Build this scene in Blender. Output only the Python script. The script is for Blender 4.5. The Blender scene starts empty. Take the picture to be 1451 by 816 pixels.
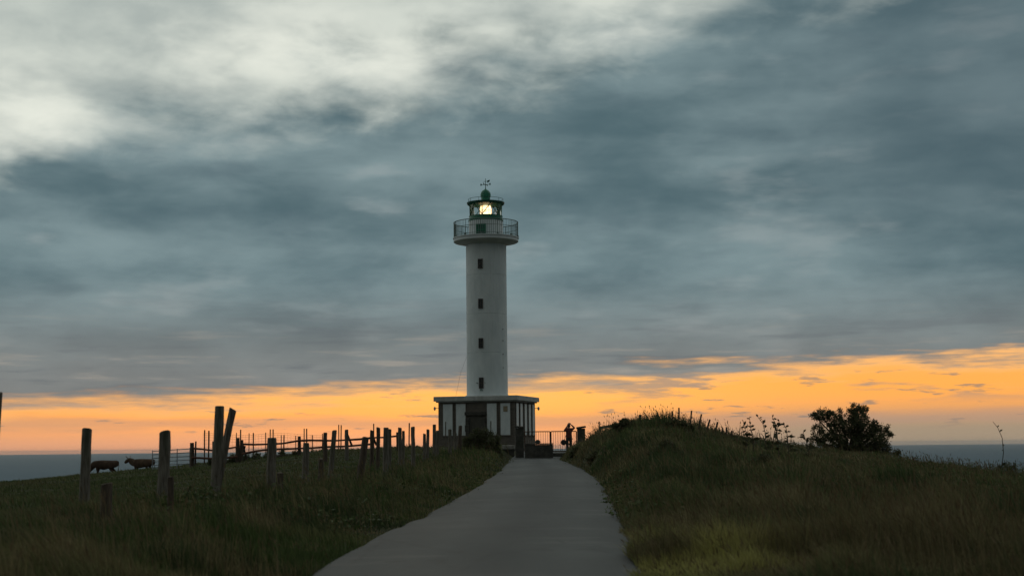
import bpy, math, random
import numpy as np
from mathutils import Vector, Matrix

random.seed(7)
rng = np.random.default_rng(11)
R = math.radians
scn = bpy.context.scene
col = scn.collection

# ------------------------------------------------------------------ camera
CAM_Z = 1.35
PITCH, ROLL = 6.22, 0.62
FPX, CX, CY = 2060.0, 725.5, 408.0     # the ellipse of the gallery gives a lens of about 51 mm
K = FPX / 1048.0                        # distance tables below count in units of K metres
cam_d = bpy.data.cameras.new('camera')
cam = bpy.data.objects.new('camera', cam_d)
col.objects.link(cam)
cam_d.sensor_width = 36.0
cam_d.lens = FPX * 36.0 / 1451.0
cam_d.clip_start = 0.05
cam_d.clip_end = 250000
CAM_M = (Matrix.Translation((0, 0, CAM_Z)) @ Matrix.Rotation(R(90 + PITCH), 4, 'X')
         @ Matrix.Rotation(R(-ROLL), 4, 'Z'))
cam.matrix_world = CAM_M
scn.camera = cam
cam_d.dof.use_dof = True               # focus on the lighthouse: the near verge falls softly out of focus
cam_d.dof.focus_distance = 112.0
cam_d.dof.aperture_fstop = 2.4
CAM_R = CAM_M.to_3x3()


def P(px, py, Y):
    """point of the place at ground distance Y that the photograph shows at pixel (px, py)"""
    d = CAM_R @ Vector(((px - CX) / FPX, -(py - CY) / FPX, -1.0))
    return Vector((0, 0, CAM_Z)) + d * (Y / d.y)


# ------------------------------------------------------------------ render settings
scn.render.engine = 'CYCLES'
vs = scn.view_settings
vs.view_transform = 'Standard'
vs.look = 'None'
vs.exposure = 0.0
vs.gamma = 1.0
vs.use_curve_mapping = False

SUN_AZ, SUN_EL = -5.0, 1.5        # sun behind the headland, just over the sea


# ------------------------------------------------------------------ node expressions
class X:
    """a node socket with arithmetic"""
    def __init__(s, nt, sock): s.nt, s.s = nt, sock
    def _m(s, op, *o):
        n = s.nt.nodes.new('ShaderNodeMath'); n.operation = op
        for i, v in enumerate((s,) + o):
            if isinstance(v, X): s.nt.links.new(v.s, n.inputs[i])
            else: n.inputs[i].default_value = float(v)
        return X(s.nt, n.outputs[0])
    def __add__(s, o): return s._m('ADD', o)
    def __radd__(s, o): return s._m('ADD', o)
    def __sub__(s, o): return s._m('SUBTRACT', o)
    def __rsub__(s, o): return (s * -1.0) + o
    def __mul__(s, o): return s._m('MULTIPLY', o)
    def __rmul__(s, o): return s._m('MULTIPLY', o)
    def sin(s): return s._m('SINE')
    def cos(s): return s._m('COSINE')
    def asin(s): return s._m('ARCSINE')
    def atan2(s, o): return s._m('ARCTAN2', o)
    def max(s, o): return s._m('MAXIMUM', o)
    def min(s, o): return s._m('MINIMUM', o)
    def ss(s, a, b):
        n = s.nt.nodes.new('ShaderNodeMapRange'); n.interpolation_type = 'SMOOTHSTEP'
        s.nt.links.new(s.s, n.inputs['Value'])
        n.inputs['From Min'].default_value = a; n.inputs['From Max'].default_value = b
        return X(s.nt, n.outputs['Result'])


def n_noise(nt, vec, scale=(1, 1, 1), off=(0, 0, 0), detail=5, rough=0.55, dist=0.0, rot=(0, 0, 0)):
    mp = nt.nodes.new('ShaderNodeMapping')
    mp.inputs['Scale'].default_value = scale
    mp.inputs['Location'].default_value = off
    mp.inputs['Rotation'].default_value = rot
    nt.links.new(vec, mp.inputs['Vector'])
    n = nt.nodes.new('ShaderNodeTexNoise')
    n.inputs['Scale'].default_value = 1.0
    n.inputs['Detail'].default_value = detail
    n.inputs['Roughness'].default_value = rough
    n.inputs['Distortion'].default_value = dist
    nt.links.new(mp.outputs[0], n.inputs['Vector'])
    return X(nt, n.outputs['Fac'])


def n_mix(nt, fac, a, b, blend='MIX'):
    n = nt.nodes.new('ShaderNodeMix'); n.data_type = 'RGBA'; n.blend_type = blend
    n.clamp_factor = True
    for v, sock in ((fac, n.inputs[0]), (a, n.inputs[6]), (b, n.inputs[7])):
        if isinstance(v, X): nt.links.new(v.s, sock)
        elif isinstance(v, (int, float)): sock.default_value = v
        else: sock.default_value = (*v, 1)
    return X(nt, n.outputs[2])


# ------------------------------------------------------------------ sky
world = bpy.data.worlds.new('World')
scn.world = world
world.use_nodes = True
nt = world.node_tree
nt.nodes.clear()
tc = nt.nodes.new('ShaderNodeTexCoord')
D = tc.outputs['Generated']
sep = nt.nodes.new('ShaderNodeSeparateXYZ')
nt.links.new(D, sep.inputs[0])
dx, dy, dz = (X(nt, sep.outputs[i]) for i in range(3))
el = dz.min(0.9999).max(-0.9999).asin() * (180 / math.pi) * K
sinaz = (dx.atan2(dy).sin() * K).min(1.2).max(-1.2)
cosaz = dx.atan2(dy).cos()
# noises carried by the view direction: stretched sideways like real stratus
n_big = n_noise(nt, D, (3.0 * K, 3.0 * K, 9.0 * K), (1.3, 0.4, 2.2), 4, 0.5) - 0.5
n_mid = n_noise(nt, D, (5.5 * K, 5.5 * K, 13.0 * K), (4.1, 2.7, 0.6), 6, 0.5, 0.0, (0, R(-10), 0)) - 0.5
n_str = n_noise(nt, D, (6.0 * K, 6.0 * K, 62.0 * K), (7.7, 3.1, 5.2), 6, 0.55, 0.0, (0, R(-3), 0)) - 0.5
n_puff = n_noise(nt, D, (15.0 * K, 15.0 * K, 105.0 * K), (2.6, 8.3, 1.0), 5, 0.55) - 0.5
n_wisp = n_noise(nt, D, (4.2 * K, 4.2 * K, 10.0 * K), (9.2, 5.5, 3.3), 6, 0.5, 0.0, (0, R(-20), 0)) - 0.5
n_band = n_noise(nt, D, (3.0 * K, 3.0 * K, 13.0 * K), (3.9, 1.2, 7.4), 5, 0.5, 0.0, (0, R(-8), 0)) - 0.5
n_lump = n_noise(nt, D, (10.0 * K, 10.0 * K, 19.0 * K), (6.4, 0.9, 2.8), 6, 0.56, 0.4, (0, R(-14), 0)) - 0.5
n_fine = n_noise(nt, D, (7.0 * K, 7.0 * K, 24.0 * K), (0.2, 6.1, 8.8), 5, 0.5, 0.0, (0, R(-8), 0)) - 0.5

# clear air low over the sea: orange towards the sunset, dull away from it
sky_tex = nt.nodes.new('ShaderNodeTexSky')
sky_tex.sky_type = 'NISHITA'
sky_tex.sun_disc = False
sky_tex.sun_elevation = R(SUN_EL)
sky_tex.sun_rotation = R(SUN_AZ)
nish = n_mix(nt, 1.0, X(nt, sky_tex.outputs[0]), (0.008, 0.008, 0.008), 'MULTIPLY')
west = cosaz.ss(-0.2, 0.8)
c_low = n_mix(nt, el.ss(0.2, 2.6), (0.72, 0.35, 0.20), (0.95, 0.395, 0.11))
c_low = n_mix(nt, el.ss(2.4, 4.6), c_low, (1.0, 0.430, 0.090))
c_low = n_mix(nt, el.ss(4.6, 7.5), c_low, (0.97, 0.485, 0.17))
sunny = (1.0 - (sinaz - 0.02)._m('ABSOLUTE').ss(0.0, 0.45)) * el.ss(1.5, 3.5) * (1.0 - el.ss(4.5, 9.0)) * cosaz.ss(0.0, 0.5)
c_low = n_mix(nt, sunny * 0.6, c_low, (1.0, 0.52, 0.135))
c_low = n_mix(nt, west, (0.20, 0.24, 0.28), c_low)
c_low = n_mix(nt, 1.0, c_low, nish, 'ADD')
# low haze bank over the sea, thicker on the right
haze_f = (1.0 - el.ss(0.8, 3.6)) * (0.06 + 0.86 * sinaz.ss(0.0, 0.45))
c_low = n_mix(nt, haze_f, c_low, (0.35, 0.285, 0.20))
streak = (el + n_str * 1.6).ss(1.2, 1.9) * (1.0 - (el + n_str * 1.6).ss(2.0, 2.7))
c_low = n_mix(nt, streak * 0.42, c_low, (0.42, 0.285, 0.225))
puff = n_puff.ss(0.10, 0.19) * el.ss(0.6, 2.0)
c_low = n_mix(nt, puff * 0.75, c_low, (0.27, 0.22, 0.18))

# high thin bright cloud, mottled grey
c_high = n_mix(nt, n_big.ss(-0.2, 0.25), (0.66, 0.70, 0.63), (0.83, 0.85, 0.755))
c_high = n_mix(nt, (n_wisp * 1.2 + n_lump * 0.35).ss(-0.12, 0.22) * 0.85, c_high, (0.35, 0.40, 0.385))
c_high = n_mix(nt, (up_far := (el - (28.6 + 12.5 * sinaz)).ss(4.0, 13.0)) * 0.5, c_high, (0.40, 0.455, 0.43))
c_high = n_mix(nt, el.ss(30, 50) * 0.6, c_high, (0.44, 0.485, 0.475))

# the dark deck in between: broad bands, soft lumps
c_deck = n_mix(nt, (n_big * 0.7 + n_band * 0.85 + n_lump * 0.32).ss(-0.27, 0.29), (0.082, 0.138, 0.158), (0.222, 0.302, 0.318))
c_deck = n_mix(nt, (n_fine + n_band * 0.5).ss(0.06, 0.30) * 0.5, c_deck, (0.33, 0.385, 0.39))
c_deck = n_mix(nt, (0.0 - n_fine).ss(0.03, 0.26) * 0.35, c_deck, (0.080, 0.125, 0.150))
c_deck = n_mix(nt, sinaz.ss(0.15, 0.62) * el.ss(9, 24) * 0.55, c_deck, (0.068, 0.108, 0.130))
warm = (1.0 - el.ss(4.0, 14.0)) * (0.35 + 0.65 * west)
c_deck = n_mix(nt, warm * 0.7, c_deck, (0.245, 0.228, 0.210))
c_deck = n_mix(nt, n_str.ss(0.02, 0.20) * (1.0 - el.ss(5, 12)) * 0.55, c_deck, (0.42, 0.37, 0.31))
c_deck = n_mix(nt, (0.0 - n_str).ss(0.02, 0.2) * (1.0 - el.ss(5, 14)) * 0.6, c_deck, (0.125, 0.142, 0.155))

n_fing = n_noise(nt, D, (5.0 * K, 5.0 * K, 40.0 * K), (1.7, 9.4, 4.6), 6, 0.56, 0.3, (0, R(-4), 0)) - 0.5
low_edge = el - (4.6 + 2.2 * sinaz) + n_str * (4.6 + 2.4 * sinaz) + n_big * 2.2 + n_puff * 1.0
t_low = low_edge.ss(-0.45, 1.0)
up_edge = el - (30.3 + 12.0 * sinaz) + n_mid * 12.0 + n_fine * 4.0 + n_lump * 7.0
t_up = up_edge.ss(-4.0, 4.2)
glow = low_edge.ss(-1.2, 0.0) * (1.0 - low_edge.ss(0.2, 1.1)) * west
c = n_mix(nt, glow * 0.4, c_low, (1.0, 0.55, 0.22))
fing = n_fing.ss(0.04, 0.13) * el.ss(2.6, 4.2) * (0.25 + 0.75 * sinaz.ss(-0.1, 0.3))
c = n_mix(nt, fing * 0.8, c, (0.30, 0.255, 0.225))
c = n_mix(nt, t_low, c, c_deck)
c = n_mix(nt, t_up, c, c_high)
east = 0.36 + 0.64 * dy.ss(-0.75, 0.35)      # the side away from the sunset is dimmer at dusk
c = n_mix(nt, east, (0.0, 0.0, 0.0), c)
bg = nt.nodes.new('ShaderNodeBackground')
nt.links.new(c.s, bg.inputs['Color'])
bg.inputs['Strength'].default_value = 1.0
wo = nt.nodes.new('ShaderNodeOutputWorld')
nt.links.new(bg.outputs[0], wo.inputs['Surface'])
world.cycles.sampling_method = 'MANUAL'
world.cycles.sample_map_resolution = 512

sun_d = bpy.data.lights.new('sun', 'SUN')
sun_d.energy = 0.12
sun_d.angle = R(12)
sun_d.color = (1.0, 0.55, 0.25)
sun = bpy.data.objects.new('sun', sun_d)
col.objects.link(sun)
sdir = Vector((math.sin(R(SUN_AZ)) * math.cos(R(SUN_EL)), math.cos(R(SUN_AZ)) * math.cos(R(SUN_EL)), math.sin(R(SUN_EL))))
sun.rotation_euler = sdir.to_track_quat('Z', 'Y').to_euler()
sun.location = (0, 40, 30)


# ------------------------------------------------------------------ materials
def new_mat(name):
    m = bpy.data.materials.new(name); m.use_nodes = True
    return m, m.node_tree, m.node_tree.nodes['Principled BSDF']


def mat(name, c1, c2=None, scale=8.0, rough=0.8, stretch=(1, 1, 1), detail=6, bump=0.0, bump_scale=None,
        metal=0.0, spec=0.4, lo=0.35, hi=0.68, c3=None):
    m, t, b = new_mat(name)
    g = t.nodes.new('ShaderNodeTexCoord').outputs['Object']
    b.inputs['Roughness'].default_value = rough
    b.inputs['Metallic'].default_value = metal
    b.inputs['Specular IOR Level'].default_value = spec
    if c2 is None:
        b.inputs['Base Color'].default_value = (*c1, 1)
    else:
        n = n_noise(t, g, tuple(scale * s for s in stretch), (0, 0, 0), detail, 0.6)
        cc = n_mix(t, n.ss(lo, hi), c1, c2)
        if c3:
            n2 = n_noise(t, g, tuple(scale * 0.31 * s for s in stretch), (5, 3, 1), 4, 0.6)
            cc = n_mix(t, n2.ss(0.5, 0.72) * 0.8, cc, c3)
        t.links.new(cc.s, b.inputs['Base Color'])
    if bump:
        bs = bump_scale or scale * 2
        n3 = n_noise(t, g, tuple(bs * s for s in stretch), (2, 2, 2), 6, 0.6)
        bn = t.nodes.new('ShaderNodeBump')
        bn.inputs['Strength'].default_value = bump
        bn.inputs['Distance'].default_value = 0.02
        t.links.new(n3.s, bn.inputs['Height'])
        t.links.new(bn.outputs[0], b.inputs['Normal'])
    return m


M = {}
M['wood'] = mat('weathered_wood', (0.085, 0.072, 0.056), (0.19, 0.17, 0.14), 9, 0.9, (3, 3, 0.35), 8, 0.9, c3=(0.06, 0.065, 0.04))
M['wood_dark'] = mat('dark_wood', (0.050, 0.036, 0.026), (0.11, 0.082, 0.060), 9, 0.9, (3, 3, 0.4), 8, 0.7)
M['rail_wood'] = mat('rail_wood', (0.085, 0.036, 0.024), (0.15, 0.066, 0.045), 6, 0.85, (1, 1, 1), 6, 0.5)
M['rust'] = mat('rusty_steel', (0.05, 0.028, 0.018), (0.11, 0.06, 0.035), 20, 0.8, metal=0.2)
M['galv'] = mat('galvanised_steel', (0.20, 0.22, 0.24), (0.32, 0.34, 0.36), 14, 0.5, metal=0.7)
M['wire'] = mat('fence_wire', (0.06, 0.05, 0.045), (0.10, 0.09, 0.08), 20, 0.6, metal=0.5)
M['iron'] = mat('dark_iron_paint', (0.12, 0.17, 0.155), (0.16, 0.21, 0.195), 18, 0.55)
M['green'] = mat('green_paint', (0.006, 0.125, 0.066), (0.012, 0.17, 0.092), 7, 0.42, bump=0.1)
M['green_dark'] = mat('dark_green_paint', (0.006, 0.070, 0.046), (0.012, 0.10, 0.066), 9, 0.5)
M['white_metal'] = mat('white_metal_paint', (0.55, 0.56, 0.54), (0.68, 0.68, 0.65), 5, 0.5)
M['concrete'] = mat('concrete', (0.20, 0.19, 0.17), (0.33, 0.31, 0.28), 5, 0.9, bump=0.5, c3=(0.14, 0.14, 0.11))
M['concrete_dark'] = mat('dark_concrete', (0.045, 0.043, 0.037), (0.085, 0.08, 0.068), 4, 0.95, bump=0.6, c3=(0.04, 0.045, 0.03))
M['slab'] = mat('roof_slab_render', (0.38, 0.39, 0.38), (0.50, 0.51, 0.49), 3, 0.9, bump=0.3, c3=(0.30, 0.30, 0.27))
M['dark_glass'] = mat('dark_window_glass', (0.012, 0.014, 0.015), (0.03, 0.03, 0.03), 6, 0.15, spec=0.5)
M['frame_brown'] = mat('brown_frame', (0.06, 0.045, 0.035), (0.10, 0.075, 0.06), 14, 0.7)
M['door'] = mat('grey_green_door', (0.060, 0.058, 0.046), (0.10, 0.092, 0.075), 6, 0.7, (4, 4, 0.6))
M['plaque'] = mat('tin_plaque', (0.22, 0.17, 0.10), (0.32, 0.26, 0.17), 10, 0.5)
M['hide'] = mat('brown_hide', (0.040, 0.022, 0.013), (0.070, 0.040, 0.023), 3, 0.85, bump=0.2, c3=(0.05, 0.025, 0.012))
M['hide2'] = mat('tawny_hide', (0.050, 0.028, 0.015), (0.095, 0.056, 0.030), 3, 0.85, bump=0.2, c3=(0.045, 0.024, 0.014))
M['horn'] = mat('horn', (0.25, 0.21, 0.15), (0.06, 0.05, 0.04), 7, 0.5)
M['hoof'] = mat('dark_hoof', (0.02, 0.017, 0.014), (0.04, 0.035, 0.03), 20, 0.6)
M['cloth_red'] = mat('dull_red_jacket', (0.095, 0.030, 0.024), (0.13, 0.042, 0.034), 14, 0.9, bump=0.3)
M['trousers'] = mat('dark_trousers', (0.028, 0.028, 0.032), (0.045, 0.045, 0.05), 16, 0.9)
M['skin'] = mat('skin', (0.42, 0.24, 0.17), (0.48, 0.29, 0.21), 10, 0.6)
M['hair'] = mat('dark_hair', (0.018, 0.012, 0.009), (0.03, 0.02, 0.015), 40, 0.6)
M['black'] = mat('black_plastic', (0.012, 0.012, 0.013), (0.02, 0.02, 0.02), 10, 0.4)
M['bag'] = mat('dark_bag_cloth', (0.022, 0.018, 0.018), (0.04, 0.034, 0.032), 18, 0.85, bump=0.3)
M['bark'] = mat('bark', (0.05, 0.038, 0.028), (0.095, 0.075, 0.055), 10, 0.95, (2, 2, 0.5), bump=0.9)


def attr_leaf(name, rough=0.75, transl=0.25):
    m, t, b = new_mat(name)
    a = t.nodes.new('ShaderNodeAttribute'); a.attribute_name = 'tint'
    t.links.new(a.outputs['Color'], b.inputs['Base Color'])
    b.inputs['Roughness'].default_value = rough
    b.inputs['Specular IOR Level'].default_value = 0.25
    tr = t.nodes.new('ShaderNodeBsdfTranslucent')
    t.links.new(a.outputs['Color'], tr.inputs['Color'])
    mx = t.nodes.new('ShaderNodeMixShader'); mx.inputs[0].default_value = transl
    t.links.new(b.outputs[0], mx.inputs[1]); t.links.new(tr.outputs[0], mx.inputs[2])
    t.links.new(mx.outputs[0], t.nodes['Material Output'].inputs['Surface'])
    return m


M['grass'] = attr_leaf('grass_blades')
M['leaf'] = attr_leaf('leaves', 0.6, 0.2)

# whitewashed tower: faint casting joints, streaks below the gallery, patches of wear
m, t, b = new_mat('whitewash'); M['white'] = m
g = t.nodes.new('ShaderNodeTexCoord').outputs['Object']
cc = n_mix(t, n_noise(t, g, (1.2, 1.2, 0.6), (0, 0, 0), 6, 0.6).ss(0.35, 0.7), (0.58, 0.63, 0.645), (0.68, 0.72, 0.725))
cc = n_mix(t, n_noise(t, g, (7, 7, 0.35), (3, 1, 0), 6, 0.6).ss(0.52, 0.75) * 0.35, cc, (0.40, 0.41, 0.39))
cc = n_mix(t, n_noise(t, g, (4.5, 4.5, 4.5), (8, 1, 4), 8, 0.7).ss(0.64, 0.72) * 0.5, cc, (0.36, 0.35, 0.32))
t.links.new(cc.s, b.inputs['Base Color']); b.inputs['Roughness'].default_value = 0.85
bn = t.nodes.new('ShaderNodeBump'); bn.inputs['Strength'].default_value = 0.25; bn.inputs['Distance'].default_value = 0.02
t.links.new(n_noise(t, g, (9, 9, 9), (0, 0, 0), 6, 0.6).s, bn.inputs['Height']); t.links.new(bn.outputs[0], b.inputs['Normal'])

# white metal shutters with dirt
M['shutter'] = mat('shutter_paint', (0.62, 0.67, 0.68), (0.72, 0.76, 0.76), 2.5, 0.6, (1, 1, 0.5), c3=(0.54, 0.58, 0.58))

# dark masonry of the base: small courses, seen far off
m, t, b = new_mat('dark_masonry'); M['masonry'] = m
g = t.nodes.new('ShaderNodeTexCoord').outputs['Object']
br = t.nodes.new('ShaderNodeTexBrick')
br.inputs['Scale'].default_value = 1.0
br.inputs['Brick Width'].default_value = 0.24; br.inputs['Row Height'].default_value = 0.07
br.inputs['Mortar Size'].default_value = 0.008
br.inputs['Color1'].default_value = (0.105, 0.088, 0.070, 1); br.inputs['Color2'].default_value = (0.165, 0.138, 0.112, 1)
br.inputs['Mortar'].default_value = (0.16, 0.15, 0.135, 1)
# fold the box sides onto a plane: (x + y, z)
s3 = t.nodes.new('ShaderNodeSeparateXYZ'); t.links.new(g, s3.inputs[0])
c3 = t.nodes.new('ShaderNodeCombineXYZ')
t.links.new((X(t, s3.outputs[0]) + X(t, s3.outputs[1])).s, c3.inputs[0]); t.links.new(s3.outputs[2], c3.inputs[1])
t.links.new(c3.outputs[0], br.inputs['Vector'])
cc = n_mix(t, n_noise(t, g, (1.5, 1.5, 1.5), (1, 2, 3), 6, 0.6).ss(0.4, 0.7) * 0.5, X(t, br.outputs['Color']), (0.075, 0.07, 0.058))
t.links.new(cc.s, b.inputs['Base Color']); b.inputs['Roughness'].default_value = 0.9
bn = t.nodes.new('ShaderNodeBump'); bn.inputs['Strength'].default_value = 0.6; bn.inputs['Distance'].default_value = 0.01
t.links.new(br.outputs['Fac'], bn.inputs['Height']); bn.invert = True; t.links.new(bn.outputs[0], b.inputs['Normal'])

# worn grey asphalt
m, t, b = new_mat('worn_asphalt'); M['road'] = m
g = t.nodes.new('ShaderNodeTexCoord').outputs['Object']
cc = n_mix(t, n_noise(t, g, (0.5, 0.16, 1), (0, 0, 0), 7, 0.6).ss(0.35, 0.68), (0.024, 0.027, 0.026), (0.046, 0.049, 0.046))
cc = n_mix(t, n_noise(t, g, (60, 60, 60), (0, 0, 0), 3, 0.7).ss(0.4, 0.62) * 0.45, cc, (0.034, 0.034, 0.033))
cc = n_mix(t, n_noise(t, g, (0.35, 1.1, 1), (4, 6, 0), 3, 0.5).ss(0.60, 0.64) * 0.30, cc, (0.085, 0.083, 0.076))
cc = n_mix(t, n_noise(t, g, (1.6, 0.9, 1), (9, 2, 0), 8, 0.72, 0.6).ss(0.60, 0.67) * 0.6, cc, (0.030, 0.029, 0.026))
vo = t.nodes.new('ShaderNodeTexVoronoi'); vo.feature = 'DISTANCE_TO_EDGE'; vo.inputs['Scale'].default_value = 0.55
mpv = t.nodes.new('ShaderNodeMapping'); mpv.inputs['Scale'].default_value = (1, 0.5, 1); t.links.new(g, mpv.inputs['Vector'])
t.links.new(mpv.outputs[0], vo.inputs['Vector'])
crk = (X(t, vo.outputs['Distance']) + n_noise(t, g, (3, 3, 3), (0, 0, 0), 5, 0.6) * 0.16).ss(0.075, 0.10)
cc = n_mix(t, (1.0 - crk) * 0.6, cc, (0.02, 0.02, 0.018))
wr = t.nodes.new('ShaderNodeAttribute'); wr.attribute_name = 'tint'
cc = n_mix(t, 1.0, cc, X(t, wr.outputs['Color']), 'MULTIPLY')
t.links.new(cc.s, b.inputs['Base Color']); b.inputs['Roughness'].default_value = 0.72
b.inputs['Specular IOR Level'].default_value = 0.4
bn = t.nodes.new('ShaderNodeBump'); bn.inputs['Strength'].default_value = 0.5; bn.inputs['Distance'].default_value = 0.012
hh = n_noise(t, g, (40, 40, 40), (0, 0, 0), 5, 0.7) + n_noise(t, g, (1.3, 0.7, 1), (0, 5, 0), 4, 0.6) * 1.6
t.links.new(hh.s, bn.inputs['Height']); t.links.new(bn.outputs[0], b.inputs['Normal'])

# soil and thatch under the grass
M['ground'] = mat('turf_soil', (0.027, 0.030, 0.013), (0.052, 0.052, 0.024), 0.9, 0.95, spec=0.08, detail=8, bump=0.8, bump_scale=7, c3=(0.045, 0.038, 0.020))

# sea
m, t, b = new_mat('sea_water'); M['sea'] = m
g = t.nodes.new('ShaderNodeTexCoord').outputs['Object']
cc = n_mix(t, n_noise(t, g, (0.0006, 0.003, 1), (0, 0, 0), 5, 0.6).ss(0.35, 0.7), (0.036, 0.088, 0.125), (0.060, 0.115, 0.150))
t.links.new(cc.s, b.inputs['Base Color'])
b.inputs['Roughness'].default_value = 0.55; b.inputs['Specular IOR Level'].default_value = 0.12
b.inputs['IOR'].default_value = 1.33
bn = t.nodes.new('ShaderNodeBump'); bn.inputs['Strength'].default_value = 1.0; bn.inputs['Distance'].default_value = 6.0
t.links.new(n_noise(t, g, (0.02, 0.06, 1), (0, 0, 0), 8, 0.7).s, bn.inputs['Height']); t.links.new(bn.outputs[0], b.inputs['Normal'])

# lantern glass: clear with a surface reflection
m, t, b = new_mat('lantern_glass'); M['glass'] = m
tr = t.nodes.new('ShaderNodeBsdfTransparent'); tr.inputs[0].default_value = (0.93, 0.95, 0.94, 1)
gl = t.nodes.new('ShaderNodeBsdfGlossy'); gl.inputs['Roughness'].default_value = 0.05
fr = t.nodes.new('ShaderNodeFresnel'); fr.inputs[0].default_value = 1.45
mx = t.nodes.new('ShaderNodeMixShader')
t.links.new(fr.outputs[0], mx.inputs[0]); t.links.new(tr.outputs[0], mx.inputs[1]); t.links.new(gl.outputs[0], mx.inputs[2])
t.links.new(mx.outputs[0], t.nodes['Material Output'].inputs['Surface'])

# the lit lens
m, t, b = new_mat('lit_lens'); M['lens'] = m
g = t.nodes.new('ShaderNodeTexCoord').outputs['Object']
b.inputs['Base Color'].default_value = (0.8, 0.7, 0.5, 1); b.inputs['Roughness'].default_value = 0.2
ec = n_mix(t, n_noise(t, g, (3.5, 3.5, 9), (0.3, 0, 0), 3, 0.6).ss(0.35, 0.65), (1.0, 0.55, 0.22), (1.0, 0.83, 0.54))
t.links.new(ec.s, b.inputs['Emission Color']); b.inputs['Emission Strength'].default_value = 2.1


# ------------------------------------------------------------------ mesh builder
class MB:
    def __init__(s): s.v = []; s.f = []; s.mi = []; s.cur = 0
    def add(s, vs_, fs):
        o = len(s.v); s.v += [tuple(p) for p in vs_]
        s.f += [tuple(i + o for i in f) for f in fs]; s.mi += [s.cur] * len(fs)
        return s
    def box(s, c_, size, rz=0.0, rot=None):
        c_ = Vector(c_); hx, hy, hz = (q / 2 for q in size)
        rm = rot if rot is not None else Matrix.Rotation(rz, 3, 'Z')
        vs_ = [c_ + rm @ Vector((sx_ * hx, sy * hy, sz * hz)) for sz in (-1, 1) for sx_, sy in ((-1, -1), (1, -1), (1, 1), (-1, 1))]
        return s.add(vs_, [(3, 2, 1, 0), (4, 5, 6, 7), (0, 1, 5, 4), (1, 2, 6, 5), (2, 3, 7, 6), (3, 0, 4, 7)])
    def bevel_box(s, c_, size, bev, rz=0.0, rot=None):
        """box with chamfered vertical edges and a chamfered top"""
        c_ = Vector(c_); hx, hy, hz = (q / 2 for q in size)
        rm = rot if rot is not None else Matrix.Rotation(rz, 3, 'Z')
        def ring(ex, ey, z):
            k = bev
            return [(-ex + k, -ey, z), (ex - k, -ey, z), (ex, -ey + k, z), (ex, ey - k, z), (ex - k, ey, z), (-ex + k, ey, z), (-ex, ey - k, z), (-ex, -ey + k, z)]
        vs_ = ring(hx, hy, -hz) + ring(hx, hy, hz - bev) + ring(hx - bev, hy - bev, hz)
        fs = [tuple(range(7, -1, -1)), tuple(range(16, 24))]
        for k in (0, 8):
            fs += [(k + i, k + (i + 1) % 8, k + 8 + (i + 1) % 8, k + 8 + i) for i in range(8)]
        return s.add([c_ + rm @ Vector(p) for p in vs_], fs)
    def tube(s, pts, rad, n=8, jit=0.0, cap=True):
        pts = [Vector(p) for p in pts]
        if not hasattr(rad, '__len__'): rad = [rad] * len(pts)
        up = Vector((0.13, 0.97, 0.21))
        vs_ = []
        ph = [1 + random.uniform(-jit, jit) for _ in range(n)]
        for i, p in enumerate(pts):
            a = pts[max(i - 1, 0)]; b_ = pts[min(i + 1, len(pts) - 1)]
            tn = (b_ - a).normalized()
            u = tn.cross(up); u = u.normalized() if u.length > 1e-4 else tn.orthogonal().normalized()
            w = tn.cross(u)
            for k in range(n):
                an = 2 * math.pi * k / n
                r = rad[i] * ph[k] * (1 + random.uniform(-jit, jit) * 0.4)
                vs_.append(p + (u * math.cos(an) + w * math.sin(an)) * r)
        fs = []
        for i in range(len(pts) - 1):
            for k in range(n):
                fs.append((i * n + k, i * n + (k + 1) % n, (i + 1) * n + (k + 1) % n, (i + 1) * n + k))
        if cap:
            fs.append(tuple(range(n - 1, -1, -1))); L = (len(pts) - 1) * n
            fs.append(tuple(L + k for k in range(n)))
        return s.add(vs_, fs)
    def lathe(s, prof, n=32, c_=(0, 0, 0), a0=0.0, a1=2 * math.pi, closed=True):
        c_ = Vector(c_); full = abs(a1 - a0 - 2 * math.pi) < 1e-6
        cnt = n if full else n + 1
        vs_ = []
        for r, z in prof:
            for k in range(cnt):
                an = a0 + (a1 - a0) * k / n
                vs_.append(c_ + Vector((r * math.cos(an), r * math.sin(an), z)))
        fs = []
        for i in range(len(prof) - 1):
            for k in range(n):
                k2 = (k + 1) % cnt
                fs.append((i * cnt + k, i * cnt + k2, (i + 1) * cnt + k2, (i + 1) * cnt + k))
        if closed and full:
            fs.append(tuple(range(cnt - 1, -1, -1))); L = (len(prof) - 1) * cnt
            fs.append(tuple(L + k for k in range(cnt)))
        return s.add(vs_, fs)
    def build(s, name, m_, parent=None, origin=None, smooth=False):
        me = bpy.data.meshes.new(name)
        o_ = Vector(origin) if origin is not None else Vector((0, 0, 0))
        me.from_pydata([tuple(Vector(p) - o_) for p in s.v], [], s.f)
        ms = m_ if isinstance(m_, (list, tuple)) else [m_]
        for q in ms: me.materials.append(q)
        if len(ms) > 1: me.polygons.foreach_set('material_index', s.mi)
        if smooth: me.polygons.foreach_set('use_smooth', [True] * len(me.polygons)); me.set_sharp_from_angle(angle=R(38))
        me.update()
        ob = bpy.data.objects.new(name, me); col.objects.link(ob)
        if parent is not None: ob.parent = parent
        elif origin is not None: ob.location = o_
        return ob


def tag(o, label=None, cat=None, group=None, kind=None):
    if label: o['label'] = label
    if cat: o['category'] = cat
    if group: o['group'] = group
    if kind: o['kind'] = kind
    return o


def empty(name, loc, rz=0.0, label=None, cat=None, group=None):
    o = bpy.data.objects.new(name, None); col.objects.link(o)
    o.location = loc; o.rotation_euler.z = rz; o.empty_display_size = 0.3
    return tag(o, label, cat, group)


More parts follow.
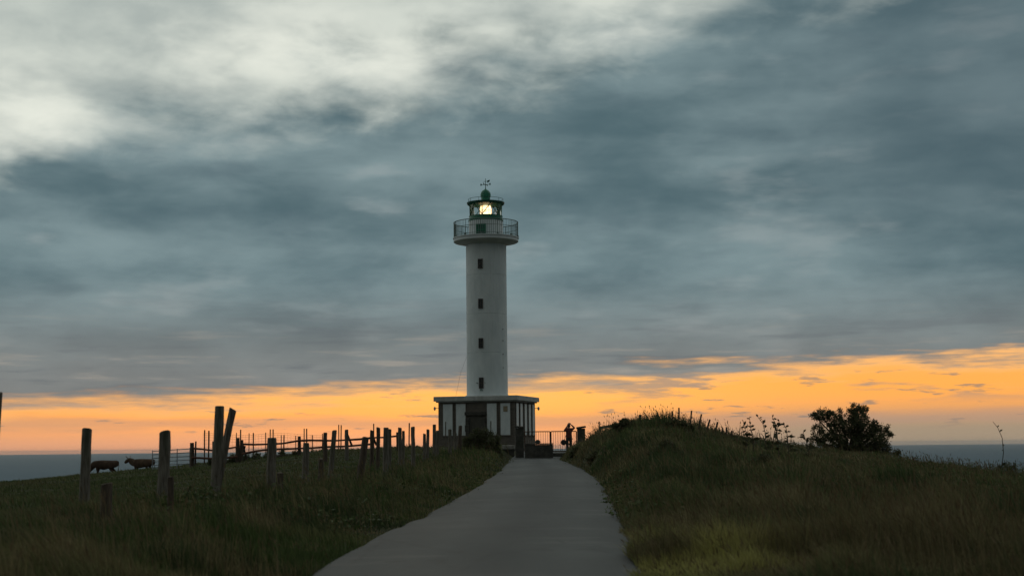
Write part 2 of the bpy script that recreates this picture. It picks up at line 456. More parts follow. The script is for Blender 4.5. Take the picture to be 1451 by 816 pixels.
def vnoise(x, y, s, seed):
    """cheap smooth 2-D value noise in 0..1"""
    x = np.asarray(x, float) / s; y = np.asarray(y, float) / s
    xi = np.floor(x).astype(np.int64); yi = np.floor(y).astype(np.int64)
    fx = x - xi; fy = y - yi; fx = fx * fx * (3 - 2 * fx); fy = fy * fy * (3 - 2 * fy)
    def h(a, b):
        k = (a * 374761393 + b * 668265263 + seed * 974711) & 0x7fffffff
        k = ((k ^ (k >> 13)) * 1274126177) & 0x7fffffff
        return ((k ^ (k >> 16)) & 0xffff) / 65535.0
    return (h(xi, yi) * (1 - fx) + h(xi + 1, yi) * fx) * (1 - fy) + (h(xi, yi + 1) * (1 - fx) + h(xi + 1, yi + 1) * fx) * fy


def np_mesh(name, verts, loops, starts, totals, tint, m_):
    me = bpy.data.meshes.new(name)
    me.vertices.add(len(verts)); me.vertices.foreach_set('co', verts.astype(np.float32).ravel())
    me.loops.add(len(loops)); me.loops.foreach_set('vertex_index', loops.astype(np.int32))
    me.polygons.add(len(starts)); me.polygons.foreach_set('loop_start', starts.astype(np.int32))
    if tint is not None:
        a = me.color_attributes.new('tint', 'FLOAT_COLOR', 'POINT')
        a.data.foreach_set('color', np.c_[tint, np.ones(len(tint))].astype(np.float32).ravel())
    me.materials.append(m_)
    me.update(calc_edges=True)
    ob = bpy.data.objects.new(name, me); col.objects.link(ob)
    return ob


# ------------------------------------------------------------------ terrain
# road edges read from the photo: (row, left px, right px, ground distance)
ROAD = [(816, 424, 904, 7.9), (781.6, 481, 896, 9.1), (761, 520, 890, 10.2), (743.7, 562, 882, 11.7), (726.5, 607, 873, 14.0),
        (699, 658, 861, 18.2), (681.7, 686, 849, 22.8), (664.5, 712, 826, 31.5), (655, 720, 803, 39.0), (650, 723, 789, 44.0)]
rY, rL, rR, rZ = [-120, -20, 3.0], [-2.2, -2.0, -1.98], [1.4, 1.45, 1.42], [-1.5, -0.1, 0.0]
for row, l, r_, Y in ROAD:
    a, b_ = P(l, row, Y * K), P(r_, row, Y * K)
    rY.append(Y); rL.append(a.x); rR.append(b_.x); rZ.append((a.z + b_.z) / 2)
for Y, a, b_, z in ((47, 0.3, 3.8, 0.92), (52, 0.4, 4.2, 0.98), (58, -0.5, 5.0, 0.98), (64, -1.0, 5.0, 0.9)):
    rY.append(Y); rL.append(a); rR.append(b_); rZ.append(z)
rY, rL, rR, rZ = map(np.array, (rY, rL, rR, rZ))
# smooth the profile a little
def road_at(y):
    y = np.asarray(y, float) / K
    acc = np.zeros((3,) + y.shape)
    for k in (-1.2, -0.6, 0, 0.6, 1.2):
        acc += np.stack([np.interp(y + k, rY, q) for q in (rL, rR, rZ)]) / 5
    return acc

CTRL = []
def cp(px, row, Y, dz=0.0):
    p = P(px, row, Y * K); CTRL.append((p.x, Y, p.z + dz))
# left bank with the posts, then the pasture up to its skyline
for a in ((122, 702, 13), (232, 716, 12.5), (304, 692, 14), (385, 694, 15), (432, 692, 20), (471, 688, 22), (510, 676, 18),
          (536, 664, 27), (584, 654, 33), (616, 642, 37), (650, 640, 41), (560, 700, 16), (520, 730, 12.6), (640, 668, 28)): cp(*a, dz=-0.10)
for a in ((0, 686, 45), (100, 676, 55), (200, 667, 66), (272, 661, 42), (340, 654, 42), (385, 648, 42), (460, 640, 42), (550, 634, 48), (620, 640, 57),
          (0, 740, 14), (0, 816, 6.3), (200, 816, 7.0), (330, 790, 8.5), (60, 700, 25), (190, 682, 30), (330, 672, 28)): cp(*a, dz=-0.05)
# right mound
for a in ((885, 607, 31), (925, 610, 29), (958, 607, 27), (1000, 614, 27), (1040, 628, 28), (1100, 641, 28), (1200, 640, 37), (1270, 646, 35),
          (1340, 662, 33), (1451, 670, 31), (1100, 816, 7.5), (1300, 816, 7.2), (1451, 816, 7.0), (1200, 725, 13.5), (1370, 726, 13.5), (1000, 688, 17.5),
          (905, 648, 25), (960, 740, 12.5), (950, 650, 23), (1050, 655, 22)): cp(*a, dz=-0.14)
for a in ((818, 634, 37), (832, 624, 36), (842, 618, 35), (856, 613, 34), (870, 608, 32), (835, 640, 33), (850, 640, 31)): cp(*a, dz=0.0)
CTRL += [(-48, 70, -3.8), (-60, 45, -2.2), (-70, 10, 0.0), (-75, 100, -9), (-30, 95, -7), (0, 95, -4), (0, 70, 0.4), (30, 90, -6), (34, 60, -2.4), (45, 55, -4),
         (60, 30, -2.5), (75, 95, -9), (70, 0, -1), (0, -30, -0.2), (-60, -40, 0.3), (60, -40, -0.5), (0, -100, -1.4), (-12, 0, 0.35), (-5, -2, 0.2), (8, 0, 0.0), (15, 2, -0.1),
         (-4, 58, 0.95), (-9, 62, 0.6), (3, 60, 0.95)]
CT = np.array(CTRL)
def phi(d2): return np.sqrt(d2 + 6.0)
n_ = len(CT)
A = phi(((CT[:, None, :2] - CT[None, :, :2]) ** 2).sum(-1)) - 0.0
A += np.eye(n_) * -0.25
A_ = np.zeros((n_ + 1, n_ + 1)); A_[:n_, :n_] = A
A_[:n_, n_] = 1; A_[n_, :n_] = 1
Wt = np.linalg.solve(A_, np.r_[CT[:, 2], 0.0])

def sstep(a, b, x):
    t_ = np.clip((x - a) / (b - a), 0, 1); return t_ * t_ * (3 - 2 * t_)

def terr(x, y):
    """height of the ground sheet; under the road it lies a little lower than the asphalt"""
    x = np.asarray(x, float); y = np.asarray(y, float); sh = np.broadcast(x, y).shape
    xf = np.broadcast_to(x, sh).ravel(); yf = np.broadcast_to(y, sh).ravel()
    out = np.empty(len(xf))
    for i in range(0, len(xf), 40000):
        xs, ys = xf[i:i + 40000], yf[i:i + 40000]
        yo = ys / K
        d2 = (xs[:, None] - CT[None, :, 0]) ** 2 + (yo[:, None] - CT[None, :, 1]) ** 2
        z = phi(d2) @ Wt[:n_] + Wt[n_]
        far = sstep(110, 150, np.hypot(xs, yo - 20))
        z = z * (1 - far) + far * np.where(ys < 0, -1.0, -9.0)
        L, Rr, Z = road_at(ys)
        off = np.maximum(np.maximum(L - xs, xs - Rr), 0)
        rough = 0.14 + 0.30 * sstep(0.8, 2.5, xs - Rr) * (1 - sstep(9, 14, xs)) + 0.08 * sstep(0.8, 2.5, L - xs)
        z = z + (vnoise(xs, ys, 2.3, 3) - 0.5) * rough + (vnoise(xs, ys, 0.9, 4) - 0.5) * rough * 0.5
        inside = 1 - sstep(0.0, 1.5 - 0.8 * sstep(24, 32, yo), off)
        wroad = np.where((ys < 64 * K), 1.0, 0.0)
        z = z * (1 - inside * wroad) + (Z - 0.07) * inside * wroad
        q = np.maximum(ys - 105 * K, np.abs(xs) - 140)
        z = z - sstep(0, 45, q) * 112
        out[i:i + 40000] = z
    return out.reshape(sh)

def H(x, y): return float(terr(np.array([x]), np.array([y]))[0])

def axis(lo, hi, core_lo, core_hi, step, grow=1.16):
    mid = list(np.arange(core_lo, core_hi + 1e-6, step))
    s = step; a = core_lo
    left = []
    while a > lo: s *= grow; a -= s; left.append(max(a, lo))
    s = step; a = core_hi; right = []
    while a < hi: s *= grow; a += s; right.append(min(a, hi))
    return np.array(left[::-1] + mid + right)
gx = axis(-400, 400, -32, 26, 0.28)
gy = axis(-500, 500, 8, 142, 0.42)
GX, GY = np.meshgrid(gx, gy)
GZ = terr(GX, GY)
vv = np.stack([GX.ravel(), GY.ravel(), GZ.ravel()], 1)
nx, ny = len(gx), len(gy)
ii = (np.arange(ny - 1)[:, None] * nx + np.arange(nx - 1)[None, :]).ravel()
quads = np.stack([ii, ii + 1, ii + nx + 1, ii + nx], 1)
gob = np_mesh('ground', vv, quads.ravel(), np.arange(len(quads)) * 4, np.full(len(quads), 4), None, M['ground'])
gob.data.polygons.foreach_set('use_smooth', [True] * len(gob.data.polygons))
tag(gob, kind='structure')

# road: crowned strip with ragged edges
ys = np.r_[np.arange(-115, 6, 2.0), np.arange(6, 118, 0.4)]
L, Rr, Z = road_at(ys)
L = L - (vnoise(ys, ys * 0, 1.3, 21) - 0.5) * 0.14 - 0.05; Rr = Rr + (vnoise(ys, ys * 0 + 9, 1.3, 22) - 0.5) * 0.14 + 0.05
NC = 33
us = np.linspace(0, 1, NC)
rx = L[:, None] * (1 - us) + Rr[:, None] * us
rzz = Z[:, None] + 0.035 * (1 - (2 * us - 1) ** 2) + (vnoise(rx, ys[:, None] + 0 * rx, 1.8, 31) - 0.5) * 0.03
rzz[:, 0] -= 0.05; rzz[:, -1] -= 0.05
rv = np.stack([rx.ravel(), np.repeat(ys, NC), rzz.ravel()], 1)
ii = (np.arange(len(ys) - 1)[:, None] * NC + np.arange(NC - 1)[None, :]).ravel()
quads = np.stack([ii, ii + 1, ii + NC + 1, ii + NC], 1)
uu = np.tile(us, len(ys)); wob_ = (vnoise(rv[:, 1], uu * 0, 14.0, 61) - 0.5) * 0.10
trk = 1.0 - 0.30 * np.exp(-((uu - 0.52 + wob_) / 0.09) ** 2) + 0.26 * np.exp(-((uu - 0.27 + wob_) / 0.09) ** 2) + 0.26 * np.exp(-((uu - 0.77 + wob_) / 0.09) ** 2)
trk *= 1 - 0.30 * np.clip(np.abs(uu - 0.5) * 2 - 0.86, 0, 1) / 0.14
trk *= 0.74 + 0.40 * vnoise(rv[:, 0], rv[:, 1], 2.5, 62) + 0.14 * vnoise(rv[:, 0], rv[:, 1], 0.8, 63)
rob = np_mesh('road', rv, quads.ravel(), np.arange(len(quads)) * 4, None, np.repeat(trk[:, None], 3, 1), M['road'])   # wheel tracks worn paler, oily middle
rob.data.polygons.foreach_set('use_smooth', [True] * len(rob.data.polygons))
tag(rob, kind='structure')

# sea far below the headland, out to the horizon
rad = [60, 150, 260, 420, 700, 1200, 2200, 4000, 8000, 16000, 32000, 62000]
mb = MB(); mb.lathe([(r, -105) for r in rad][::-1], 96, closed=False)
sea = mb.build('sea', M['sea']); tag(sea, kind='structure')

# ------------------------------------------------------------------ lighthouse
YC = 60.2 * K
pc = P(690.6, 560, YC)
gz = 0.85
LR = -R(15.5)
lh = empty('lighthouse', (pc.x, YC, gz), LR,
           'white round lighthouse with green lantern on a dark square base at the road end', 'lighthouse')
def zr(row, px=690, Y=YC): return P(px, row, Y).z - gz
HB = 3.15
z_slab_top = zr(559.6, 728, YC - 4.2); z_slab_bot = zr(566.3, 728, YC - 4.2)
# masonry body
mb = MB(); mb.box((0, 0, z_slab_bot / 2 - 0.4), (2 * HB, 2 * HB, z_slab_bot + 0.8 - 0.004))
base = mb.build('base_building', M['masonry'], lh)
# plinth course
mb = MB(); mb.bevel_box((0, 0, -0.15), (2 * HB + 0.16, 2 * HB + 0.16, 1.1), 0.04)
mb.build('plinth', M['concrete_dark'], lh)
# roof slab with drip edge
mb = MB()
mb.bevel_box((0, 0, (z_slab_top + z_slab_bot) / 2), (2 * HB + 0.62, 2 * HB + 0.62, z_slab_top - z_slab_bot), 0.03)
mb.box((0, 0, z_slab_bot - 0.05), (2 * HB + 0.30, 2 * HB + 0.30, 0.096))
mb.build('roof_slab', M['slab'], lh)
# shutters: front x positions from the photo, five narrow ones on each side
def shutter(x, wd, side, zb, zt):
    mb = MB()
    def pt(u, dpt, z):   # u along face, depth outward
        return (u, -HB - dpt, z) if side == 0 else (HB + dpt, u, z)
    def bx(u, dpt, z, su, sd, sz):
        c_ = pt(u, dpt, z); size = (su, sd, sz) if side == 0 else (sd, su, sz)
        mb.box(c_, size)
    h_ = zt - zb
    bx(x, 0.02, (zb + zt) / 2, wd, 0.05, h_)
    ob = mb.build('shutter', M['shutter'], lh)
    mb = MB()
    for k in range(4): bx(x - wd / 2 + wd * (k + 0.5) / 4, 0.055, (zb + zt) / 2, wd / 4 - 0.02, 0.022, h_ - 0.08)
    mb.build('panel', M['shutter'], ob)
    mb = MB()
    for sgn in (-1, 1): bx(x + sgn * (wd / 2 + 0.035), 0.035, (zb + zt) / 2, 0.07, 0.09, h_ + 0.14)
    for zz in (zb - 0.035, zt + 0.035): bx(x, 0.035, zz, wd, 0.09, 0.07)
    mb.build('frame', M['masonry'], ob)
    return ob
z_sh_t = zr(571.5, 690, YC - 2.9); z_sh_b = zr(616.5, 690, YC - 2.9)
for u in (0.128, 0.300, 0.706, 0.882):
    s_ = shutter(-HB + 2 * HB * u, 0.80, 0, z_sh_b, z_sh_t)
mb = MB(); mb.box((-HB + 2 * HB * 0.885, -HB - 0.085, z_sh_t - 0.45), (0.34, 0.02, 0.42))
mb.build('plaque', M['plaque'], s_)
for u in (0.10, 0.29, 0.50, 0.70, 0.89):
    shutter(-HB + 2 * HB * u, 0.72, 1, z_sh_b, z_sh_t)
# doorway with a stone surround and a lintel
z_l = zr(588, 678, YC - 2.9)
mb = MB(); mb.box((-0.02, -HB - 0.03, z_l / 2), (1.0, 0.08, z_l - 0.1))
dr = mb.build('door', M['door'], lh)
mb = MB()
for k in range(5): mb.box((-0.42 + 0.2 * k, -HB - 0.085, z_l / 2), (0.17, 0.03, z_l - 0.24))
mb.build('plank', M['door'], dr)
mb = MB(); mb.tube([(0.36, -HB - 0.10, 1.05), (0.36, -HB - 0.16, 1.05), (0.24, -HB - 0.16, 1.05)], 0.018, 6); mb.build('handle', M['galv'], dr)
mb = MB()
for sgn in (-1, 1):
    for k in range(5): mb.bevel_box((-0.02 + sgn * (0.66 + 0.02 * (k % 2)), -HB - 0.10, 0.28 + 0.56 * k), (0.32 + 0.06 * (k % 2), 0.22, 0.54), 0.02)
mb.bevel_box((-0.02, -HB - 0.12, z_l + 0.13), (1.75, 0.28, 0.26), 0.02)
mb.build('door_surround', M['concrete_dark'], lh)
# wall lamps at the corners of the roof
for sx_ in (-1, 1):
    cx_, cy_ = sx_ * (HB + 0.02), (-HB + 0.4 if sx_ < 0 else HB - 0.5)
    mb = MB(); mb.tube([(cx_, cy_, z_slab_bot - 0.55), (cx_ + sx_ * 0.42, cy_, z_slab_bot - 0.50)], 0.022, 6)
    wl = mb.build('wall_lamp', M['iron'], lh)
    mb = MB(); mb.lathe([(0.02, 0.16), (0.09, 0.10), (0.10, -0.02), (0.05, -0.14)], 10, (cx_ + sx_ * 0.42, cy_, z_slab_bot - 0.56)); mb.build('lamp_glass', M['white_metal'], wl)

# tower shaft, with shallow casting joints
z_top = zr(345.5); r0, r1 = 1.655, 1.655
prof = [(1.78, z_slab_top - 0.02), (1.78, z_slab_top + 0.14), (r0 + 0.02, z_slab_top + 0.17)]
for row in (501, 446.5, 391.5):
    zz = zr(row); prof += [(r0, zz - 0.025), (r0 - 0.018, zz - 0.012), (r0 - 0.018, zz + 0.012), (r0, zz + 0.025)]
prof += [(r1, z_top)]
mb = MB(); mb.lathe(prof, 72)
tw = mb.build('tower', M['white'], lh, smooth=True)
for row, h_ in ((542.5, 0.80), (486, 0.72), (430, 0.70), (373.5, 0.70)):
    zz = zr(row, 680, YC - 1.6); wd = 0.30
    mb = MB(); mb.box((0, -r0 - 0.005, zz), (wd, 0.10, h_))
    wn = mb.build('window', M['dark_glass'], tw)
    mb = MB()
    for sx_ in (-1, 1): mb.box((sx_ * (wd / 2 + 0.02), -r0 - 0.02, zz), (0.04, 0.13, h_ + 0.08))
    for sz in (-1, 1): mb.box((0, -r0 - 0.018, zz + sz * (h_ / 2 + 0.02)), (wd, 0.126, 0.04))
    mb.box((0, -r0 - 0.062, zz), (0.03, 0.02, h_)); mb.box((0, -r0 - 0.062, zz), (wd, 0.018, 0.03))
    mb.build('window_frame', M['frame_brown'], tw)
# bracket lamp box under the lowest window
zz = zr(542.5, 680, YC - 1.6)
for sx_ in (-1, 1):
    mb = MB(); mb.tube([(sx_ * 0.30, -r0 + 0.05, zz), (sx_ * 0.34, -r0 - 0.22, zz + 0.02)], 0.03, 6); mb.build('hinge_bracket', M['iron'], tw)
mb = MB(); mb.bevel_box((0.0, -r0 - 0.06, zz - 0.54), (0.20, 0.16, 0.16), 0.02); mb.build('junction_box', M['iron'], tw)
# vents on the right side
for row in (468, 484, 503, 522):
    mb = MB(); mb.lathe([(0.045, -0.03), (0.045, 0.03)], 8, (r0 * math.sin(R(68)), -r0 * math.cos(R(68)), zr(row))); mb.build('vent_pipe', M['frame_brown'], tw)
# stay cable to the roof
mb = MB(); mb.tube([(-r0 * 0.9, -r0 * 0.45, zr(505)), (-1.98, -0.9, zr(528)), (-2.35, -1.1, z_slab_top)], 0.007, 4)
mb.build('cable', M['wire'], tw)

# gallery
RG = 2.66
z_g0, z_g1 = zr(344.5), zr(338.0)
mb = MB(); mb.lathe([(r1 - 0.02, z_g0 - 0.22), (r1 + 0.10, z_g0 - 0.14), (RG - 0.10, z_g0 + 0.02), (RG, z_g0 + 0.08), (RG, z_g1 - 0.05), (RG + 0.05, z_g1 - 0.05), (RG + 0.05, z_g1 + 0.03), (RG - 0.3, z_g1 + 0.05)], 72)
gal = mb.build('gallery_slab', M['white'], lh, smooth=True)
z_rt = zr(316.0)
mb = MB()
for zz, rr in ((z_rt, 0.032), (z_g1 + 0.16, 0.018), (z_g1 + 0.62 * (z_rt - z_g1), 0.018)):
    mb.tube([((RG - 0.02) * math.cos(a), (RG - 0.02) * math.sin(a), zz) for a in np.linspace(0, 2 * math.pi, 65)], rr, 6, cap=False)
rail = mb.build('gallery_railing', M['iron'], lh)
mb = MB()
for k in range(96):
    a = 2 * math.pi * k / 96; p = Vector(((RG - 0.02) * math.cos(a), (RG - 0.02) * math.sin(a), 0))
    mb.tube([p + Vector((0, 0, z_g1)), p + Vector((0, 0, z_rt))], 0.015, 4)
mb.build('baluster_set', M['iron'], rail)
for k in range(12):
    a = 2 * math.pi * (k + 0.25) / 12; p = Vector(((RG - 0.02) * math.cos(a), (RG - 0.02) * math.sin(a), 0))
    mb = MB(); mb.tube([p + Vector((0, 0, z_g1)), p + Vector((0, 0, z_rt + 0.03))], 0.028, 6)
    mb.box(p + Vector((0, 0, z_g1 + 0.10)), (0.13, 0.13, 0.12)); mb.build('rail_post', M['iron'], rail)

# lantern
RW = 1.40
z_w1 = zr(314.0); z_band = zr(307.0); z_gt = zr(291.0)
mb = MB(); mb.lathe([(RW, z_g1), (RW, z_w1)], 48); mb.build('lantern_wall', M['white'], lh, smooth=True)
mb = MB(); mb.lathe([(RW + 0.04, z_w1), (RW + 0.05, z_w1 + 0.08), (RW - 0.02, z_w1 + 0.12), (RW - 0.04, z_band - 0.03), (RW + 0.0, z_band)], 48); mb.build('lantern_band', M['green'], lh, smooth=True)
z_dt = zr(317, 681, YC - 1.4)
mb = MB(); mb.box((0, -RW + 0.0, (z_g1 + 0.05 + z_dt) / 2), (0.82, 0.16, z_dt - z_g1 - 0.05))
gd = mb.build('gallery_door', M['green'], lh)
mb = MB()
for sz in (0.3, 0.72): mb.box((0, -RW - 0.085, z_g1 + sz * (z_dt - z_g1)), (0.58, 0.02, 0.30 * (z_dt - z_g1)))
mb.build('door_panel', M['green_dark'], gd)
NG = 12; RGl = RW - 0.06
for k in range(NG):
    a0, a1 = 2 * math.pi * k / NG + 0.06, 2 * math.pi * (k + 1) / NG + 0.06
    p0 = Vector((RGl * math.cos(a0), RGl * math.sin(a0), 0)); p1 = Vector((RGl * math.cos(a1), RGl * math.sin(a1), 0))
    zb_, zt_ = Vector((0, 0, z_band)), Vector((0, 0, z_gt))
    mb = MB(); mb.add([p0 + zb_, p1 + zb_, p1 + zt_, p0 + zt_], [(0, 1, 2, 3)]); mb.build('pane', M['glass'], lh)
    up_ = k % 2
    mb = MB(); q0 = (p0 if up_ else p1) * 1.01; q1 = (p1 if up_ else p0) * 1.01
    mb.tube([q0 + zb_, q1 + zt_], 0.034, 6); mb.build('glazing_bar', M['green_dark'], lh)
    if up_:
        mb = MB(); mb.tube([p0 * 1.012 + zb_, p0 * 1.012 + zt_], 0.03, 6); mb.build('glazing_bar', M['green_dark'], lh)
# lens and lamp table
zl0, zl1 = zr(306.5), zr(292.0)
mb = MB(); pr = [(0.34, zl0)]
nl = 9
for k in range(nl):
    za = zl0 + (zl1 - zl0) * k / nl; zb2 = zl0 + (zl1 - zl0) * (k + 1) / nl
    bulge = 0.40 + 0.07 * math.sin(math.pi * (k + 0.5) / nl)
    pr += [(bulge - 0.02, za + 0.005), (bulge + 0.02, (za + zb2) / 2), (bulge - 0.02, zb2 - 0.005)]
pr += [(0.34, zl1)]
mb.lathe(pr, 24); ln = mb.build('lens', M['lens'], lh, smooth=True)
mb = MB()
for k in range(6):
    a = 2 * math.pi * k / 6 + 0.3; mb.tube([(0.50 * math.cos(a), 0.50 * math.sin(a), zl0), (0.50 * math.cos(a), 0.50 * math.sin(a), zl1)], 0.018, 5)
mb.tube([(0.50 * math.cos(a), 0.50 * math.sin(a), (zl0 + zl1) / 2) for a in np.linspace(0, 2 * math.pi, 25)], 0.014, 5, cap=False)
mb.build('lens_frame', M['plaque'], ln)
mb = MB(); mb.lathe([(0.62, z_band - 0.02), (0.62, zl0 - 0.02), (0.30, zl0)], 24); mb.build('lamp_table', M['green_dark'], lh)
# lantern roof: cornice, low cone, handrail, cupola, vane
z_c0, z_c1 = zr(291.0), zr(287.6)
RC = 1.53
mb = MB(); mb.lathe([(RW - 0.12, z_c0 - 0.02), (RC - 0.05, z_c0 + 0.02), (RC, z_c0 + 0.08), (RC + 0.03, z_c1), (RC - 0.10, z_c1 + 0.03)], 48); mb.build('cornice', M['green_dark'], lh, smooth=True)
z_cb = zr(284.5)
mb = MB(); mb.lathe([(RC - 0.12, z_c1 + 0.02), (0.95, z_c1 + 0.08), (0.45, z_c1 + 0.13), (0.40, z_c1 + 0.16)], 48); mb.build('lantern_roof', M['white_metal'], lh, smooth=True)
mb = MB()
zhr = zr(282.8)
mb.tube([((RC - 0.10) * math.cos(a), (RC - 0.10) * math.sin(a), zhr) for a in np.linspace(0, 2 * math.pi, 49)], 0.016, 5, cap=False)
for k in range(10):
    a = 2 * math.pi * k / 10 + 0.2; mb.tube([((RC - 0.10) * math.cos(a), (RC - 0.10) * math.sin(a), z_c1), ((RC - 0.10) * math.cos(a), (RC - 0.10) * math.sin(a), zhr)], 0.014, 5)
mb.build('roof_handrail', M['green_dark'], lh)
z_d0, z_d1 = z_c1 + 0.08, zr(268.2)
hd = z_d1 - z_d0
mb = MB(); mb.lathe([(0.37, z_d0), (0.38, z_d0 + 0.30 * hd), (0.36, z_d0 + 0.36 * hd), (0.42, z_d0 + 0.40 * hd), (0.425, z_d0 + 0.58 * hd), (0.39, z_d0 + 0.72 * hd), (0.29, z_d0 + 0.86 * hd), (0.15, z_d0 + 0.95 * hd), (0.07, z_d0 + 0.99 * hd), (0.05, z_d1 + 0.03)], 32)
mb.build('cupola', M['green'], lh, smooth=True)
z_s = zr(253.0)
mb = MB(); mb.tube([(0, 0, z_d1 - 0.05), (0, 0, z_s)], [0.035, 0.02], 6)
wv = mb.build('weather_vane', M['green_dark'], lh)
zc = z_d1 + 0.42 * (z_s - z_d1)
mb = MB(); mb.tube([(-0.38, 0.05, zc), (0.38, -0.05, zc)], 0.02, 5); mb.tube([(-0.05, -0.38, zc), (0.05, 0.38, zc)], 0.02, 5)
for sx_ in (-1, 1):   # letter plates at the arm ends
    mb.box((sx_ * 0.40, -sx_ * 0.05, zc + 0.02), (0.10, 0.02, 0.16))
    mb.box((sx_ * 0.05, sx_ * 0.40, zc + 0.02), (0.02, 0.10, 0.16))
mb.build('compass_arm', M['green_dark'], wv)
za = z_d1 + 0.72 * (z_s - z_d1)
mb = MB(); mb.tube([(-0.18, 0, za), (0.26, 0, za)], 0.016, 5)
mb.add([(0.16, -0.01, za - 0.12), (0.36, -0.01, za - 0.02), (0.36, -0.01, za + 0.12), (0.14, -0.01, za + 0.05), (0.16, 0.01, za - 0.12), (0.36, 0.01, za - 0.02), (0.36, 0.01, za + 0.12), (0.14, 0.01, za + 0.05)],
       [(0, 1, 2, 3), (7, 6, 5, 4), (0, 4, 5, 1), (1, 5, 6, 2), (2, 6, 7, 3), (3, 7, 4, 0)])
mb.build('arrow', M['green_dark'], wv)

# ------------------------------------------------------------------ gateway at the end of the road
def pillar(px0, px1, row, Y, label, cap_m, slant=0.0):
    Y = Y * K
    a, b_ = P(px0, row, Y), P(px1, row, Y); x = (a.x + b_.x) / 2; w = b_.x - a.x
    z0 = H(x, Y) - 0.25; zt = a.z
    o = empty('gate_pillar', (x, Y, z0), 0, label, 'pillar', 'pillars of the gateway')
    mb = MB(); mb.bevel_box((0, 0, (zt - 0.12 - z0) / 2), (w - 0.06, w - 0.06, zt - 0.12 - z0 - 0.004), 0.03); mb.build('shaft', M['concrete_dark'], o)
    mb = MB(); mb.bevel_box((0, 0, zt - 0.06 - z0), (w + 0.04, w + 0.04, 0.12), 0.03, rot=Matrix.Rotation(slant, 3, 'Y')); mb.build('cap', cap_m, o)
    return o
pillar(729.5, 742.5, 603.5, 44.6, 'dark stone gate pillar beside the right corner of the lighthouse base', M['concrete_dark'], R(6))
pillar(817, 829.5, 604, 47.0, 'dark stone gate pillar right of the person, against the grassy mound', M['concrete_dark'], R(-8))
# barred gate
Yg = 47.2 * K
ga, gb = P(743, 611.5, Yg), P(817, 611.0, Yg)
gzb = P(790, 641.0, Yg).z
go = empty('barred_gate', ((ga.x + gb.x) / 2, Yg, gzb), 0, 'brown barred steel gate between the two pillars at the road end', 'gate')
w_ = gb.x - ga.x
for s_, x0, x1 in ((0, -w_ / 2 + 0.02, -0.03), (1, 0.03, w_ / 2 - 0.02)):
    hz = ga.z - gzb
    mb = MB(); mb.tube([(x0, 0, 0.04), (x0, 0, hz)], 0.035, 6); mb.tube([(x1, 0, 0.04), (x1, 0, hz)], 0.035, 6)
    mb.tube([(x0, 0, hz), (x1, 0, hz)], 0.03, 6); mb.tube([(x0, 0, 0.08), (x1, 0, 0.08)], 0.03, 6)
    fr_ = mb.build('gate_leaf', M['rust'], go)
    nb = 11
    for k in range(1, nb):
        x = x0 + (x1 - x0) * k / nb
        mb = MB(); mb.tube([(x, 0, 0.08), (x, 0, hz)], 0.011, 5); mb.build('bar', M['rust'], fr_)
# raised forecourt step under the gate
mb = MB()
ka, kb = P(744, 641, Yg), P(822, 641, Yg)
mb.bevel_box(((ka.x + kb.x) / 2, 48.2 * K, gzb - 0.30), (kb.x - ka.x, 6.4 * K, 0.60), 0.03)
kb_o = mb.build('forecourt_step', M['concrete_dark'], None, ((ka.x + kb.x) / 2, Yg, gzb - 0.4)); tag(kb_o, kind='structure')
# low solid wall in front of the left leaf
Yw = 44.2 * K
a, b_ = P(743.5, 628, Yw), P(783.5, 628, Yw)
zb_ = H((a.x + b_.x) / 2, Yw) - 0.1
lw = empty('low_wall', ((a.x + b_.x) / 2, Yw, zb_), 0, 'low dark block wall standing on the end of the road before the gate', 'wall')
mb = MB(); mb.bevel_box((0, 0, (a.z - zb_) / 2 - 0.04), (b_.x - a.x, 0.35, a.z - zb_ - 0.08), 0.03); mb.build('block', M['concrete_dark'], lw)
mb = MB(); mb.bevel_box((0, 0, a.z - zb_ - 0.035), (b_.x - a.x + 0.05, 0.42, 0.07), 0.02); mb.build('coping', M['concrete_dark'], lw)
p = P(762, 626, Yw)
mb = MB(); mb.lathe([(0.05, 0.0), (0.15, 0.015), (0.16, 0.09), (0.12, 0.18), (0.05, 0.215), (0.01, 0.22)], 12, p + Vector((0, 0, -0.08)))
bd = mb.build('round_stone', M['concrete_dark'], None, p + Vector((0, 0, -0.08)), True); tag(bd, 'small rounded dark stone sitting on top of the low block wall', 'stone')
# paler stub wall left of the left pillar
Yw = 45.6 * K
a, b_ = P(711, 630.5, Yw), P(729.6, 630.5, Yw)
zb_ = H((a.x + b_.x) / 2, Yw) - 0.2
sw = empty('stub_wall', ((a.x + b_.x) / 2, Yw, zb_), 0, 'short stub wall with pale coping left of the left gate pillar', 'wall')
mb = MB(); mb.bevel_box((0, 0, (a.z - zb_) / 2 - 0.12), (b_.x - a.x - 0.06, 0.34, a.z - zb_ - 0.244), 0.02); mb.build('block', M['concrete_dark'], sw)
mb = MB(); mb.bevel_box((0, 0, a.z - zb_ - 0.12), (b_.x - a.x, 0.46, 0.24), 0.03); mb.build('coping', M['concrete'], sw)

